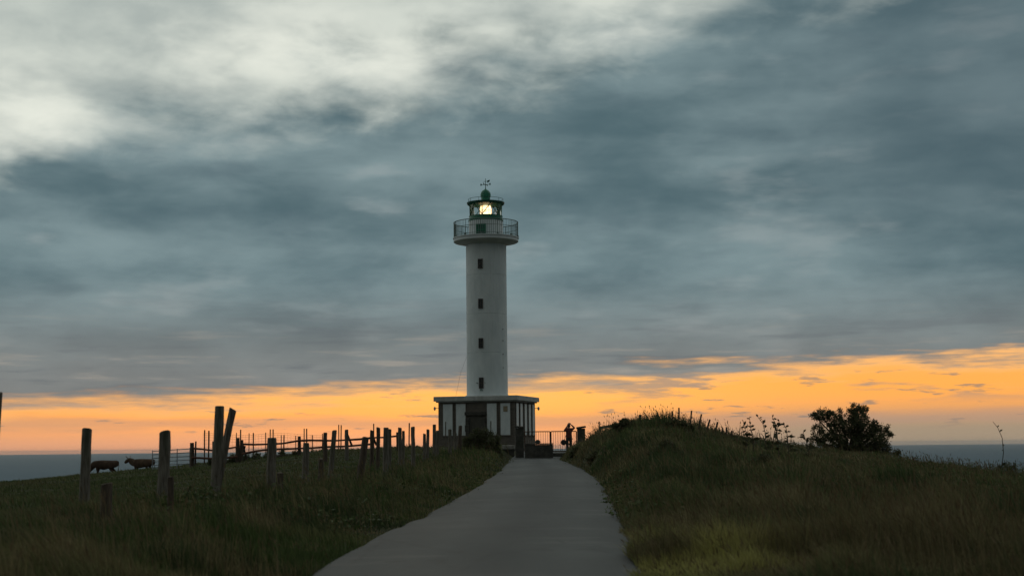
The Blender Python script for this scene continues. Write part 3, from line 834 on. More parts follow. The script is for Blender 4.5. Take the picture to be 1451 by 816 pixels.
# ------------------------------------------------------------------ wooden posts along the left verge
def post(name, top, bot_px, Y, wpx, label, group='old fence posts along the left verge', m_='wood', dark=False):
    """top = (px,row) of the top, bot_px = column where it enters the ground"""
    Y = Y * K
    pt = P(top[0], top[1], Y)
    xb = P(bot_px, 690, Y).x
    zb2 = H(xb, Y) - 0.25
    r = wpx * Y / FPX / 2
    base_ = Vector((xb, Y + random.uniform(-0.02, 0.02), zb2)); n = 7
    mb = MB()
    pts, rad_ = [], []
    for k in range(n):
        u = k / (n - 1)
        q = base_.lerp(pt, u) + Vector((random.uniform(-1, 1), random.uniform(-1, 1), 0)) * r * 0.10 * (u > 0) * (u < 1)
        pts.append(q); rad_.append(r * (1.08 - 0.14 * u) * random.uniform(0.96, 1.04))
    dn = (pts[-1] - pts[-2]).normalized()
    pts.append(pts[-1] + dn * r * 0.16); rad_.append(rad_[-1] * 0.80)
    mb.tube(pts, rad_, 12, 0.09)
    # the top is cut a little askew
    tilt = random.uniform(-0.35, 0.35); tz = random.uniform(0.0, 2 * math.pi)
    for i in range(len(mb.v) - 24, len(mb.v)):
        v = Vector(mb.v[i]); off = v - pts[-2]
        mb.v[i] = tuple(v + dn * (off.x * math.cos(tz) + off.y * math.sin(tz)) * tilt)
    o = mb.build(name, M[m_], None, base_ + Vector((0, 0, 0.25)), True)
    return tag(o, label, 'post', group)

POSTS = [
    ((-3, 557), -14, 11.0, 13, 'post cut off by the left edge of the picture, only its top showing'),
    ((123, 608), 119, 13.0, 14, 'thick grey post standing in front of the half hidden brown cow'),
    ((151, 686), 150, 10.3, 17, 'short broken stump between the two cows, lower than the other posts'),
    ((233.5, 612), 230, 12.5, 15.5, 'thick upright post in front of the tubular metal field gate'),
    ((242, 676), 242, 11.6, 9, 'short thin stump close behind the post at the metal field gate'),
    ((311, 576), 304, 14.0, 13, 'tallest thick post, with another post leaning against it'),
    ((330, 580), 301, 14.35, 10.5, 'slanting post propped against the tallest thick post'),
    ((386, 621), 384, 15.0, 13, 'thick flat topped post standing alone before the corral rails'),
    ((397, 670), 397, 14.2, 9, 'short stump right behind the thick flat topped post'),
    ((434, 628), 432, 19.0, 9.5, 'pale slim post in front of the corral, next right of the flat topped one'),
    ((455, 650), 454, 20.0, 8, 'low dark stump between two slim posts before the corral'),
    ((474, 610), 466, 21.0, 7, 'slim tall grey post leaning slightly right before the corral'),
    ((461, 613), 461, 33.0, 5.5, 'small distant dark post just left of the slim tall grey one'),
    ((491, 609), 491, 34.0, 5.5, 'small distant post with a thin brace right of the slim tall one'),
    ((518, 620), 507, 18.0, 10, 'dark rotten post tilted to the right, thickest of the middle row'),
    ((527, 610), 527, 30.0, 5.5, 'thin post directly behind the dark tilted one'),
    ((536, 606), 535, 26.5, 6, 'narrow straight post, first right of the dark tilted one'),
    ((547, 606), 546, 25.0, 7.5, 'square shouldered post in the middle of the left row'),
    ((552.5, 608), 552, 27.5, 4.5, 'thin post touching the right side of the square shouldered one'),
    ((566.5, 606), 567, 29.0, 5.5, 'taller of the pair of posts left of the pale one near the lighthouse'),
    ((571.5, 610.5), 571, 31.0, 4.5, 'shorter of the pair of posts left of the pale one near the lighthouse'),
    ((585, 605), 586, 28.0, 6, 'pale straight post standing apart on the verge left of the lighthouse'),
    ((601.5, 614.5), 601, 33.0, 4.6, 'lower of two touching posts just left of the lighthouse base'),
    ((606.5, 608.5), 605, 34.0, 4.6, 'higher leaning one of two touching posts just left of the lighthouse base'),
    ((615.5, 601.5), 616, 35.0, 5.2, 'post standing right at the left corner of the lighthouse base'),
    ((620, 610), 620, 36.0, 4.2, 'thin post just right of the one at the lighthouse base corner'),
    ((637.5, 608.5), 638, 36.5, 5.2, 'grey post in front of the left pair of white shutters'),
    ((645, 613.5), 645, 38.5, 4.2, 'low thin post in front of the gap between the left shutters'),
    ((652.5, 603.5), 651, 37.0, 5.4, 'dark round topped post in front of the second white shutter'),
    ((631.5, 597.5), 631.5, 43.0, 1.7, 'very thin rod in front of the left white shutter of the lighthouse base'),
    ((695.5, 596.5), 695.5, 43.0, 1.6, 'very thin rod in front of the third white shutter of the lighthouse base'),
]
for top, bpx, Y, wpx, lab in POSTS:
    short = 'stump' in lab
    post('fence_stump' if short else 'fence_rod' if 'rod' in lab else 'fence_post', top, bpx, Y, wpx, lab, m_='wood_dark' if ('dark' in lab or short) else 'wood')

# ------------------------------------------------------------------ corral of poles behind the posts
YK = 40.5 * K
cor = empty('rail_corral', (P(380, 640, YK).x, YK, H(P(380, 640, YK).x, YK)), 0, 'dark wooden pole rail corral across the pasture behind the posts', 'fence')
c0 = Vector(cor.location)
for px, top, w in ((272, 627, 6), (277.5, 625, 2.5), (302.5, 625, 4), (337, 620, 6), (343, 623, 4.5), (381.5, 620, 5), (424, 618, 5), (460, 616, 4), (491, 611, 4.5), (527, 612, 4), (563, 612, 4)):
    a = P(px, top, YK); z0 = H(a.x, YK) - 0.2
    mb = MB(); mb.tube([(a.x, YK, z0), (a.x + random.uniform(-.03, .03), YK, (z0 + a.z) / 2), tuple(a)], [w * YK / FPX / 2 * k for k in (1.05, 1.0, 0.9)], 8, 0.1)
    mb.build('post', M['wood_dark'], cor, c0, True)
for line in (((274, 635), (287, 636), (302, 638), (336, 633)), ((345, 629), (362, 629.5), (381, 629)), ((381, 629), (400, 628), (424, 624)), ((424, 624), (442, 623.5), (462, 624)),
             ((462, 624), (478, 624), (491, 623)), ((491, 623), (510, 622), (527, 620)), ((527, 620), (545, 619.5), (563, 617.5)),
             ((272, 648), (302, 649.5), (337, 647)), ((343, 643), (362, 639), (381, 636.5)), ((381, 636.5), (402, 636), (424, 635)), ((424, 635), (442, 634.5), (460, 633)), ((460, 633), (491, 632), (527, 629))):
    mb = MB(); mb.tube([P(x, r_, YK - 0.16) for x, r_ in line], [random.uniform(0.045, 0.062) for _ in line], 7, 0.1); mb.build('rail', M['rail_wood'], cor, c0, True)
for a_, b2 in (((343, 625), (350, 652)), ((491, 612), (499, 632)), ((527, 613), (533, 630)), ((347, 632), (344, 640))):
    mb = MB(); mb.tube([P(*a_, YK + 0.12), P(*b2, YK + 0.5)], [0.05, 0.06], 7, 0.1); mb.build('brace', M['wood_dark'], cor, c0, True)

# tubular field gate beside it
Yt = 41.0 * K
a, b_ = P(216, 639, Yt), P(269, 635.5, Yt)
zl, zr2 = P(216, 664, Yt).z, P(269, 662, Yt).z
fg = empty('field_gate', (a.x, Yt, H(a.x, Yt)), 0, 'grey tubular metal field gate beside the rail corral', 'gate')
f0 = Vector(fg.location)
for k in range(6):
    u = k / 5; mb = MB(); mb.tube([(a.x, Yt, a.z + (zl - a.z) * u), (b_.x, Yt, b_.z + (zr2 - b_.z) * u)], 0.022, 6); mb.build('bar', M['galv'], fg, f0)
for u in (0.0, 0.33, 0.66, 1.0):
    x = a.x + (b_.x - a.x) * u; zt = a.z + (b_.z - a.z) * u; z0 = zl + (zr2 - zl) * u
    mb = MB(); mb.tube([(x, Yt + 0.03, z0 - 0.06), (x, Yt + 0.03, zt + 0.05)], 0.026, 6); mb.build('upright', M['galv'], fg, f0)

# thin stake and wire mesh fence beyond
Ym = 46.0 * K
mf = empty('stake_fence', (P(400, 630, Ym).x, Ym, H(P(400, 630, Ym).x, Ym)), 0, 'thin rusty stake and wire mesh fence beyond the rail corral', 'fence')
m0 = Vector(mf.location)
stk = [(290, 609, 1.9), (296, 610, 2.2), (304, 610, 1.2), (335, 613, 1.3), (341, 608.5, 1.9), (353, 613.5, 1.2), (359, 613, 1.8), (376.5, 612.5, 1.4), (383, 608, 1.6), (387, 608, 1.8), (398.5, 616, 1.4), (402.5, 616, 1.9), (419, 617, 1.3), (431, 607, 1.5), (434.5, 607, 1.8), (442.5, 616, 1.5), (457, 614, 1.3),
       (480, 601.5, 1.5), (483.5, 602, 1.7), (529.5, 600, 1.7), (580, 599, 1.9)]
for px, top, w in stk:
    q = P(px, top, Ym); mb = MB(); mb.tube([(q.x + random.uniform(-.03, .03), Ym, H(q.x, Ym) - 0.2), tuple(q)], w * Ym / FPX / 2, 6); mb.build('stake', M['rust'], mf, m0)
mb = MB()
for dz in (0.0, 0.12, 0.26, 0.44, 0.66, 0.90):
    mb.tube([P(px, 613.5 + 3 * math.sin((px - 290) / 34.0) ** 2 + dz * FPX / Ym, Ym + 0.04) for px in range(288, 462, 6)], 0.006, 3, cap=False)
for px in np.arange(288, 461, 4.6):
    q = P(px, 613.5 + 3 * math.sin((px - 290) / 34.0) ** 2, Ym + 0.045); mb.tube([q, q - Vector((0, 0, 0.9))], 0.004, 3, cap=False)
tag(mb.build('wire_mesh', M['wire'], mf, m0), kind='stuff')

# ------------------------------------------------------------------ fence on the right mound
Yr = 29.5 * K
rf = empty('mound_fence', (P(1000, 600, Yr).x, Yr, H(P(1000, 600, Yr).x, Yr)), 0, 'row of thin leaning stakes with wire along the top of the grassy mound', 'fence')
r0_ = Vector(rf.location)
stakes = [((952.5, 582), 952, 2.0), ((962, 577.5), 962.5, 2.2), ((980, 581.5), 978, 2.2), ((994, 586.5), 990, 2.4), ((1006, 594), 1001, 2.6), ((1017, 597.5), 1013, 2.6), ((1023.5, 605), 1023, 1.8), ((1029.5, 605), 1029.5, 2.6), ((1037, 610), 1037, 2.6), ((1043.5, 617), 1043.5, 1.6), ((1050, 621), 1050, 1.4)]
tops = []
for (px, row), pb, w in stakes:
    q = P(px, row, Yr); b2 = P(pb, row + 22, Yr); z0 = H(b2.x, Yr) - 0.1
    mb = MB(); mb.tube([(b2.x - (q.x - b2.x) * 0.4, Yr, z0), tuple(q)], [w * Yr / FPX / 2 * 1.1, w * Yr / FPX / 2], 7, 0.1); mb.build('stake', M['wood_dark'], rf, r0_, True)
    tops.append(Vector((b2.x, Yr, 0)).lerp(Vector((q.x, Yr, 0)), 0.55) + Vector((0, 0, 0.3 * q.z + 0.7 * (b2.z - 0.1))))
mb = MB(); mb.tube([t_ for t_ in tops], 0.005, 4, cap=False); mb.build('wire', M['wire'], rf, r0_)
# separate short post on the mound
post('mound_post', (907.5, 587.5), 907, 30.5, 4.2, 'short post alone on the mound left of the stake row', None, 'wood_dark')
# tilted old plank and post at the left shoulder of the mound
Yp = 37.0 * K
pk = empty('broken_rail', (P(862, 612, Yp).x, Yp, H(P(862, 612, Yp).x, Yp)), 0, 'tilted plank on two posts at the left shoulder of the mound', 'rail')
k0 = Vector(pk.location)
a, b_ = P(849.5, 606, Yp), P(880, 601, Yp)
ang = math.atan2(b_.z - a.z, b_.x - a.x)
mb = MB(); mb.bevel_box((a + b_) / 2, ((b_ - a).length, 0.30, 0.14), 0.02, rot=Matrix.Rotation(-ang, 3, 'Y')); mb.build('plank', M['wood'], pk, k0)
for px, row in ((849, 597), (872, 602)):
    q = P(px, row, Yp + 0.22); mb = MB(); mb.tube([(q.x, Yp + 0.22, H(q.x, Yp) - 0.2), tuple(q)], 0.035, 7, 0.1); mb.build('post', M['wood_dark'], pk, k0, True)


# ------------------------------------------------------------------ skinned bodies
def skin_body(name, chains, m_, parent=None, loc=(0, 0, 0), rz=0.0, subdiv=2, mats=None, pick=None, scale=1.0):
    """chains: dict joint -> (pos, (rx, ry)), edges list; first joint is the root"""
    joints, edges = chains
    names = list(joints)
    me = bpy.data.meshes.new(name + '_cage')
    me.from_pydata([tuple(Vector(joints[k][0]) * scale) for k in names], [(names.index(a), names.index(b2)) for a, b2 in edges], [])
    ob = bpy.data.objects.new(name + '_cage', me); col.objects.link(ob)
    ob.modifiers.new('skin', 'SKIN').use_smooth_shade = True
    if not me.skin_vertices: bpy.context.view_layer.update()
    for i, k in enumerate(names):
        r = joints[k][1]; r = r if hasattr(r, '__len__') else (r, r)
        me.skin_vertices[0].data[i].radius = (r[0] * scale, r[1] * scale)
        me.skin_vertices[0].data[i].use_root = (i == 0)
    sd = ob.modifiers.new('sub', 'SUBSURF'); sd.levels = subdiv; sd.render_levels = subdiv
    dg = bpy.context.evaluated_depsgraph_get(); dg.update()
    nm = bpy.data.meshes.new_from_object(ob.evaluated_get(dg))
    bpy.data.objects.remove(ob); bpy.data.meshes.remove(me)
    nm.name = name; nm.materials.clear()
    for q in (mats or [m_]): nm.materials.append(q)
    if pick: nm.polygons.foreach_set('material_index', [pick(p_.center / scale) for p_ in nm.polygons])
    nm.polygons.foreach_set('use_smooth', [True] * len(nm.polygons))
    o = bpy.data.objects.new(name, nm); col.objects.link(o)
    if parent is not None: o.parent = parent
    else: o.location = loc; o.rotation_euler.z = rz
    return o

def cow(px, row_back, Y, rz, label, hide, head_up=0.0, graze=False):
    Y = Y * K
    x = P(px, row_back, Y).x; z = H(x, Y) + 0.02
    root = empty('cow', (x, Y, z), rz, label, 'cow', 'cows on the pasture skyline')
    hp = ((1.08, 1.14 + head_up * .5), (1.32, 1.24 + head_up), (1.52, 1.08 + head_up), (1.74, 0.90 + head_up))
    if graze: hp = ((1.02, 0.92), (1.22, 0.62), (1.36, 0.42), (1.46, 0.22))
    J = {'hip': ((-0.72, 0, 1.08), (0.38, 0.40)), 'rump': ((-1.10, 0, 1.12), (0.32, 0.34)), 'tailhead': ((-1.24, 0, 1.34), (0.16, 0.14)), 'withers': ((0.60, 0, 1.36), (0.14, 0.14)), 'belly': ((-0.12, 0, 0.98), (0.44, 0.47)), 'chest': ((0.48, 0, 0.98), (0.40, 0.48)), 'shoulder': ((0.82, 0, 1.08), (0.28, 0.36)),
         'neck': ((hp[0][0], 0, hp[0][1]), (0.21, 0.32)), 'poll': ((hp[1][0], 0, hp[1][1]), (0.18, 0.20)), 'face': ((hp[2][0], 0, hp[2][1]), (0.16, 0.18)), 'muzzle': ((hp[3][0], 0, hp[3][1]), (0.12, 0.12))}
    Ed = [('hip', 'rump'), ('rump', 'tailhead'), ('chest', 'withers'), ('hip', 'belly'), ('belly', 'chest'), ('chest', 'shoulder'), ('shoulder', 'neck'), ('neck', 'poll'), ('poll', 'face'), ('face', 'muzzle')]
    for s_, y in (('l', 0.21), ('r', -0.21)):
        k = 0.06 if s_ == 'l' else -0.06
        J.update({'th' + s_: ((-0.70, y, 0.84), (0.19, 0.13)), 'stifle' + s_: ((-0.60 + k, y, 0.66), (0.13, 0.10)), 'hock' + s_: ((-0.90 + k, y, 0.44), (0.10, 0.085)), 'fet' + s_: ((-0.84 + k, y, 0.12), (0.07, 0.07)), 'hoof' + s_: ((-0.78 + k, y, 0.03), (0.06, 0.06)),
                  'sh' + s_: ((0.52, y, 0.78), (0.15, 0.12)), 'knee' + s_: ((0.54 - k, y, 0.40), (0.10, 0.09)), 'ff' + s_: ((0.53 - k, y, 0.12), (0.07, 0.07)), 'fh' + s_: ((0.56 - k, y, 0.03), (0.06, 0.06))})
        Ed += [('hip', 'th' + s_), ('th' + s_, 'stifle' + s_), ('stifle' + s_, 'hock' + s_), ('hock' + s_, 'fet' + s_), ('fet' + s_, 'hoof' + s_), ('chest', 'sh' + s_), ('sh' + s_, 'knee' + s_), ('knee' + s_, 'ff' + s_), ('ff' + s_, 'fh' + s_)]
    skin_body('body', (J, Ed), None, root, mats=[M[hide], M['hoof']], scale=1.0, pick=lambda c_: 1 if c_.z < 0.07 else 0)
    ph = Vector((hp[1][0], 0, hp[1][1]))
    for sgn in (-1, 1):
        mb = MB(); mb.tube([ph + Vector((-0.02, sgn * 0.08, 0.08)), ph + Vector((0.0, sgn * 0.27, 0.16)), ph + Vector((0.06, sgn * 0.37, 0.25)), ph + Vector((0.07, sgn * 0.38, 0.36))], [0.05, 0.042, 0.034, 0.012], 7)
        mb.build('horn', M['horn'], root, smooth=True)
        mb = MB(); e0 = ph + Vector((-0.05, sgn * 0.10, 0.02)); e1 = e0 + Vector((-0.03, sgn * 0.20, -0.02))
        mb.tube([e0, e0.lerp(e1, 0.4), e0.lerp(e1, 0.75), e1], [0.025, 0.05, 0.045, 0.008], 6); mb.build('ear', M[hide], root, smooth=True)
    mb = MB(); mb.tube([(-1.14, 0, 1.34), (-1.27, 0, 1.28), (-1.30, 0.01, 0.95), (-1.26, 0.02, 0.70), (-1.25, 0.02, 0.60), (-1.24, 0.02, 0.44)], [0.035, 0.03, 0.02, 0.018, 0.045, 0.008], 7)
    mb.build('tail', M['hide'], root, smooth=True)
    return root
cow(147.5, 660, 65.0, math.pi, 'brown cow half hidden behind the thick grey post, rump to the right', 'hide', graze=True)
cow(201.0, 655, 67.6, math.pi - 0.25, 'horned tawny cow facing left, between the sea and the metal field gate', 'hide2', head_up=0.12)

# ------------------------------------------------------------------ person at the gate
Yq = 46.0 * K
px_ = P(806.5, 640, Yq).x
pz = gzb
per = empty('person', (px_, Yq, pz), R(12), 'person in a dull red top before the barred gate, both hands raised', 'person')
J = {'pelvis': ((0, 0, 0.92), (0.215, 0.15)), 'waist': ((0, 0.01, 1.10), (0.195, 0.14)), 'chest': ((0, 0.0, 1.32), (0.215, 0.15)), 'collar': ((0, 0.0, 1.44), (0.16, 0.11)), 'neck': ((0, 0.01, 1.52), (0.065, 0.065)), 'headb': ((0, 0.03, 1.60), (0.095, 0.11)), 'headt': ((0, 0.03, 1.69), (0.085, 0.10))}
Ed = [('pelvis', 'waist'), ('waist', 'chest'), ('chest', 'collar'), ('collar', 'neck'), ('neck', 'headb'), ('headb', 'headt')]
ARM = {'l': ((-0.20, 0.0, 1.43), (-0.23, 0.22, 1.36), (0.02, 0.31, 1.68), (0.06, 0.32, 1.76)), 'r': ((0.21, 0.0, 1.43), (0.39, 0.10, 1.52), (0.22, 0.28, 1.72), (0.19, 0.32, 1.78))}
for s_, sg in (('l', -1), ('r', 1)):
    a = ARM[s_]
    J.update({'s' + s_: (a[0], (0.085, 0.085)), 'e' + s_: (a[1], (0.064, 0.064)), 'w' + s_: (a[2], (0.042, 0.042)),
              'h' + s_: ((sg * 0.10, 0.0, 0.88), (0.125, 0.13)), 'k' + s_: ((sg * 0.115, 0.02, 0.50), (0.085, 0.09)), 'a' + s_: ((sg * 0.125, -0.02, 0.09), (0.06, 0.065)), 'f' + s_: ((sg * 0.14, 0.14, 0.035), (0.042, 0.034))})
    Ed += [('collar', 's' + s_), ('s' + s_, 'e' + s_), ('e' + s_, 'w' + s_), ('pelvis', 'h' + s_), ('h' + s_, 'k' + s_), ('k' + s_, 'a' + s_), ('a' + s_, 'f' + s_)]
def pick(c_):
    if c_.z > 1.50 and abs(c_.x) < 0.10 and c_.y < 0.2: return 2
    if c_.z < 0.11: return 3
    if c_.z < 0.93: return 1
    return 0
skin_body('body', (J, Ed), None, per, mats=[M['cloth_red'], M['trousers'], M['skin'], M['black']], pick=pick)
for s_, sg in (('l', 1), ('r', -1)):
    w0, h0 = Vector(ARM[s_][2]), Vector(ARM[s_][3])
    d_ = (h0 - w0).normalized(); sd_ = Vector((sg, 0, 0))
    JJ = {'wr': (tuple(w0), 0.027), 'palm': (tuple(w0 + d_ * 0.06), (0.038, 0.02)), 'kn': (tuple(w0 + d_ * 0.095), (0.036, 0.016))}
    EE = [('wr', 'palm'), ('palm', 'kn')]
    for k, ln_ in enumerate((0.066, 0.076, 0.070, 0.055)):
        b0 = w0 + d_ * 0.10 + Vector((sg * (0.030 - 0.020 * k), 0, 0))
        JJ['f%da' % k] = (tuple(b0), 0.0095); JJ['f%db' % k] = (tuple(b0 + d_ * ln_ * 0.5 + sd_ * 0.006), 0.0088); JJ['f%dc' % k] = (tuple(b0 + d_ * ln_ * 0.85 + sd_ * 0.028 + Vector((0, 0.02, 0))), 0.0075)
        EE += [('kn', 'f%da' % k), ('f%da' % k, 'f%db' % k), ('f%db' % k, 'f%dc' % k)]
    t0 = w0 + d_ * 0.035
    JJ['ta'] = (tuple(t0 + sd_ * 0.035), 0.012); JJ['tb'] = (tuple(t0 + sd_ * 0.058 + d_ * 0.03), 0.0105); JJ['tc'] = (tuple(t0 + sd_ * 0.066 + d_ * 0.058), 0.009)
    EE += [('palm', 'ta'), ('ta', 'tb'), ('tb', 'tc')]
    skin_body('hand', (JJ, EE), M['skin'], per, subdiv=1)
# hair, ears, nose
mb = MB(); mb.lathe([(0.02, 0.125), (0.062, 0.115), (0.094, 0.07), (0.104, 0.01), (0.098, -0.05), (0.075, -0.10)], 18, (0, 0.012, 1.665)); mb.build('hair', M['hair'], per, smooth=True)
for sg in (-1, 1):
    mb = MB(); mb.tube([(sg * 0.098, 0.04, 1.615), (sg * 0.108, 0.035, 1.645), (sg * 0.100, 0.045, 1.67)], [0.012, 0.016, 0.010], 6); mb.build('ear', M['skin'], per, smooth=True)
    mb = MB(); mb.lathe([(0.004, -0.008), (0.011, 0), (0.004, 0.008)], 8, (sg * 0.032, 0.122, 1.655)); mb.build('eye', M['black'], per, smooth=True)
mb = MB(); mb.tube([(0, 0.122, 1.655), (0, 0.142, 1.62), (0, 0.125, 1.610)], [0.009, 0.016, 0.011], 6); mb.build('nose', M['skin'], per, smooth=True)
mb = MB(); mb.tube([(-0.024, 0.117, 1.583), (0, 0.124, 1.581), (0.024, 0.117, 1.583)], [0.004, 0.007, 0.004], 6); mb.build('mouth', M['cloth_red'], per, smooth=True)
# phone held up
pm = Matrix.Rotation(R(12), 3, 'Z')
pp = Vector((px_, Yq, pz)) + pm @ Vector((0.125, 0.36, 1.80))
mb = MB(); mb.bevel_box((0, 0, 0), (0.15, 0.012, 0.075), 0.004); mb.cur = 1; mb.bevel_box((0.045, -0.010, 0.02), (0.03, 0.006, 0.03), 0.002)
ph = mb.build('phone', [M['black'], M['dark_glass']], None, (0, 0, 0)); ph.location = pp; ph.rotation_euler.z = R(12)
tag(ph, 'small dark phone held up in the raised hands of the person', 'phone')
# round dark bag at the hip
bp = P(798.5, 626.5, Yq - 0.12)
bo = empty('round_bag', bp, 0, 'round dark disc shaped bag hanging at the hip of the person', 'bag')
prof = [(0.01, -0.07), (0.10, -0.068), (0.165, -0.045), (0.178, 0.0), (0.165, 0.045), (0.10, 0.068), (0.01, 0.07)]
mb = MB(); mb.lathe(prof, 24); mb.v = [(x, -z, y) for x, y, z in mb.v]; mb.build('pouch', M['bag'], bo, smooth=True)
mb = MB(); sh = Vector((px_ - 0.05, Yq - 0.10, pz + 1.45)) - bp
mb.tube([(0.05, 0, 0.17), Vector((0.05, 0, 0.17)).lerp(sh, 0.5) + Vector((0, -0.05, 0)), tuple(sh), tuple(sh + Vector((0.10, 0.10, 0.02)))], 0.012, 5); mb.build('strap', M['bag'], bo)


# ------------------------------------------------------------------ foliage helpers (numpy)
def leaf_mesh(name, pos, size, tint, m_, parent=None, origin=None, aspect=0.45, up_bias=0.2):
    """one folded leaf (two quads -> 4 tris) at every position"""
    N = len(pos)
    d = rng.normal(size=(N, 3)); d[:, 2] += up_bias; d /= np.linalg.norm(d, axis=1)[:, None]
    w = np.cross(d, rng.normal(size=(N, 3))); w /= np.linalg.norm(w, axis=1)[:, None]
    nrm = np.cross(d, w)
    size = np.broadcast_to(size, (N,)) * rng.uniform(0.7, 1.3, N)
    s = size[:, None]
    v = np.stack([pos, pos + d * s * 0.5 + w * s * aspect * 0.5 + nrm * s * 0.08, pos + d * s - nrm * s * 0.10, pos + d * s * 0.5 - w * s * aspect * 0.5 + nrm * s * 0.08], 1)
    verts = v.reshape(-1, 3)
    if origin is not None: verts = verts - np.array(origin)
    i0 = np.arange(N) * 4
    loops = np.stack([i0, i0 + 1, i0 + 2, i0, i0 + 2, i0 + 3], 1).ravel()
    ob = np_mesh(name, verts, loops, np.arange(2 * N) * 3, None, np.repeat(tint, 4, 0), m_)
    if parent is not None: ob.parent = parent
    elif origin is not None: ob.location = origin
    return ob

def tints(N, cols, wts):
    cols = np.array(cols); k = rng.choice(len(cols), N, p=np.array(wts) / sum(wts))
    return cols[k] * rng.uniform(0.65, 1.4, (N, 1))

LEAFC = [(0.070, 0.082, 0.034), (0.090, 0.100, 0.042), (0.110, 0.092, 0.052), (0.056, 0.066, 0.030)]

def shrub(name, label, cat, centre_px, Y, lobes, n_leaf, leaf, trunk_px, group=None, tips=True):
    Y = Y * K
    x = P(trunk_px, centre_px[1], Y).x; z = H(x, Y)
    root = empty(name, (x, Y, z - 0.05), 0, label, cat, group)
    o_ = np.array((x, Y, z - 0.05))
    pos = []
    tot = sum(r * r for _, _, r in lobes)
    mb = MB()
    base_ = Vector((x, Y, z - 0.1))
    for lx, ly, lr in lobes:
        c_ = P(lx, ly, Y + random.uniform(-1, 1) * lr * Y / FPX * 1.0); r = lr * Y / FPX
        k = int(n_leaf * lr * lr / tot)
        # leaves cluster on twig ends inside the lobe
        nt_ = max(6, int(k / 26))
        tw_ = rng.normal(size=(nt_, 3)); tw_ /= np.linalg.norm(tw_, axis=1)[:, None]
        tw_ *= (rng.uniform(0.25, 1.0, (nt_, 1)) ** 0.5) * r * np.array((1, 1, 0.95))
        ci = rng.integers(0, nt_, k)
        pp_ = np.array(c_) + tw_[ci] + rng.normal(size=(k, 3)) * r * 0.17
        pos.append(pp_)
        mid = base_.lerp(c_, 0.5) + Vector((random.uniform(-.15, .15), random.uniform(-.15, .15), 0.1)) * r * 2
        r_t = 0.035 + 0.05 * r
        mb.tube([base_ + Vector((random.uniform(-.15, .15), random.uniform(-.1, .1), 0)), mid, c_], [r_t * 1.3, r_t, r_t * 0.4], 7, 0.1)
        for q in tw_[:10]:
            mb.tube([c_ - Vector(q) * 0.1, c_ + Vector(q)], [r_t * 0.35, 0.006], 4)
    mb.build('trunk', M['bark'], root, o_, True)
    pos = np.concatenate(pos)
    leaf_mesh('crown', pos, leaf, tints(len(pos), LEAFC, (3, 3, 2, 2)), M['leaf'], root, o_)
    return root

# broad wind-shaped tree right of the mound
shrub('shrub_tree', 'dark bushy wind shaped tree on the right slope before the sea', 'tree', (1205, 640), 37.5,
      [(1166, 590, 12), (1155, 590, 7), (1176, 587, 6), (1188, 588, 9), (1190, 602, 10), (1212, 580, 9), (1222, 583, 10), (1207, 591, 11), (1220, 597, 13), (1203, 607, 15), (1228, 610, 13), (1160, 609, 9), (1155, 622, 8),
       (1165, 630, 7), (1187, 624, 12), (1205, 628, 15), (1222, 628, 14), (1242, 612, 11), (1248, 624, 13), (1258, 610, 7), (1262, 617, 5), (1255, 636, 10), (1238, 636, 12), (1268, 641, 7), (1182, 612, 8), (1240, 602, 6), (1150, 633, 7), (1172, 637, 9), (1195, 640, 10), (1220, 641, 10), (1245, 643, 9), (1178, 600, 7), (1170, 618, 9), (1215, 612, 12)], 27000, 0.095, 1205)
# bramble bushes
shrub('bramble_bush', 'spiky bramble bush on the left crest of the mound', 'bush', (885, 610), 30.5, [(872, 604, 5), (884, 599, 6), (895, 601, 6), (904, 604, 5), (880, 606, 6), (890, 606, 6)], 5000, 0.085, 885, 'bushes along the road')
shrub('bramble_bush', 'dark bramble bush at the foot of the mound, where the road ends', 'bush', (822, 640), 38.0, [(812, 642, 6), (818, 637, 6), (826, 634, 6), (832, 640, 6)], 3000, 0.085, 820, 'bushes along the road')
shrub('bramble_bush', 'bramble bush on the rounded top of the mound among the leaning stakes', 'bush', (960, 605), 27.6, [(945, 604, 5), (957, 600, 5), (968, 603, 5), (980, 607, 4)], 3200, 0.08, 960, 'bushes along the road')
shrub('bramble_bush', 'dark round bush halfway up the road side of the mound', 'bush', (945, 640), 22.5, [(930, 645, 11), (945, 636, 12), (958, 644, 10), (940, 655, 12)], 6000, 0.07, 945, 'bushes along the road')
shrub('bramble_bush', 'leafy bush on the left verge in front of the lighthouse doorway', 'bush', (675, 630), 40.5, [(660, 627, 8), (672, 622, 9), (684, 622, 9), (694, 628, 9), (704, 634, 8), (680, 634, 11), (664, 638, 9), (706, 643, 7), (690, 615, 8), (676, 614, 8), (702, 622, 8)], 8500, 0.085, 680, 'bushes along the road')
shrub('bramble_bush', 'low dark bramble hedge under the corral rails', 'bush', (330, 655), 42.5, [(300, 655, 6), (315, 653, 7), (330, 651, 8), (346, 650, 7), (362, 648, 7), (380, 646, 6), (400, 644, 5), (420, 642, 5)], 4200, 0.10, 345, 'bushes along the road')
shrub('bramble_bush', 'small dark tuft of bramble at the right edge below the curved dry stalk', 'bush', (1425, 664), 28.0, [(1416, 663, 5), (1427, 660, 6), (1437, 662, 5)], 900, 0.05, 1426, 'bushes along the road')
shrub('bramble_bush', 'small dark bramble clump on the left verge before the tilted post', 'bush', (555, 690), 19.0, [(545, 690, 12), (560, 684, 12), (572, 692, 11)], 2600, 0.06, 558, 'bushes along the road')


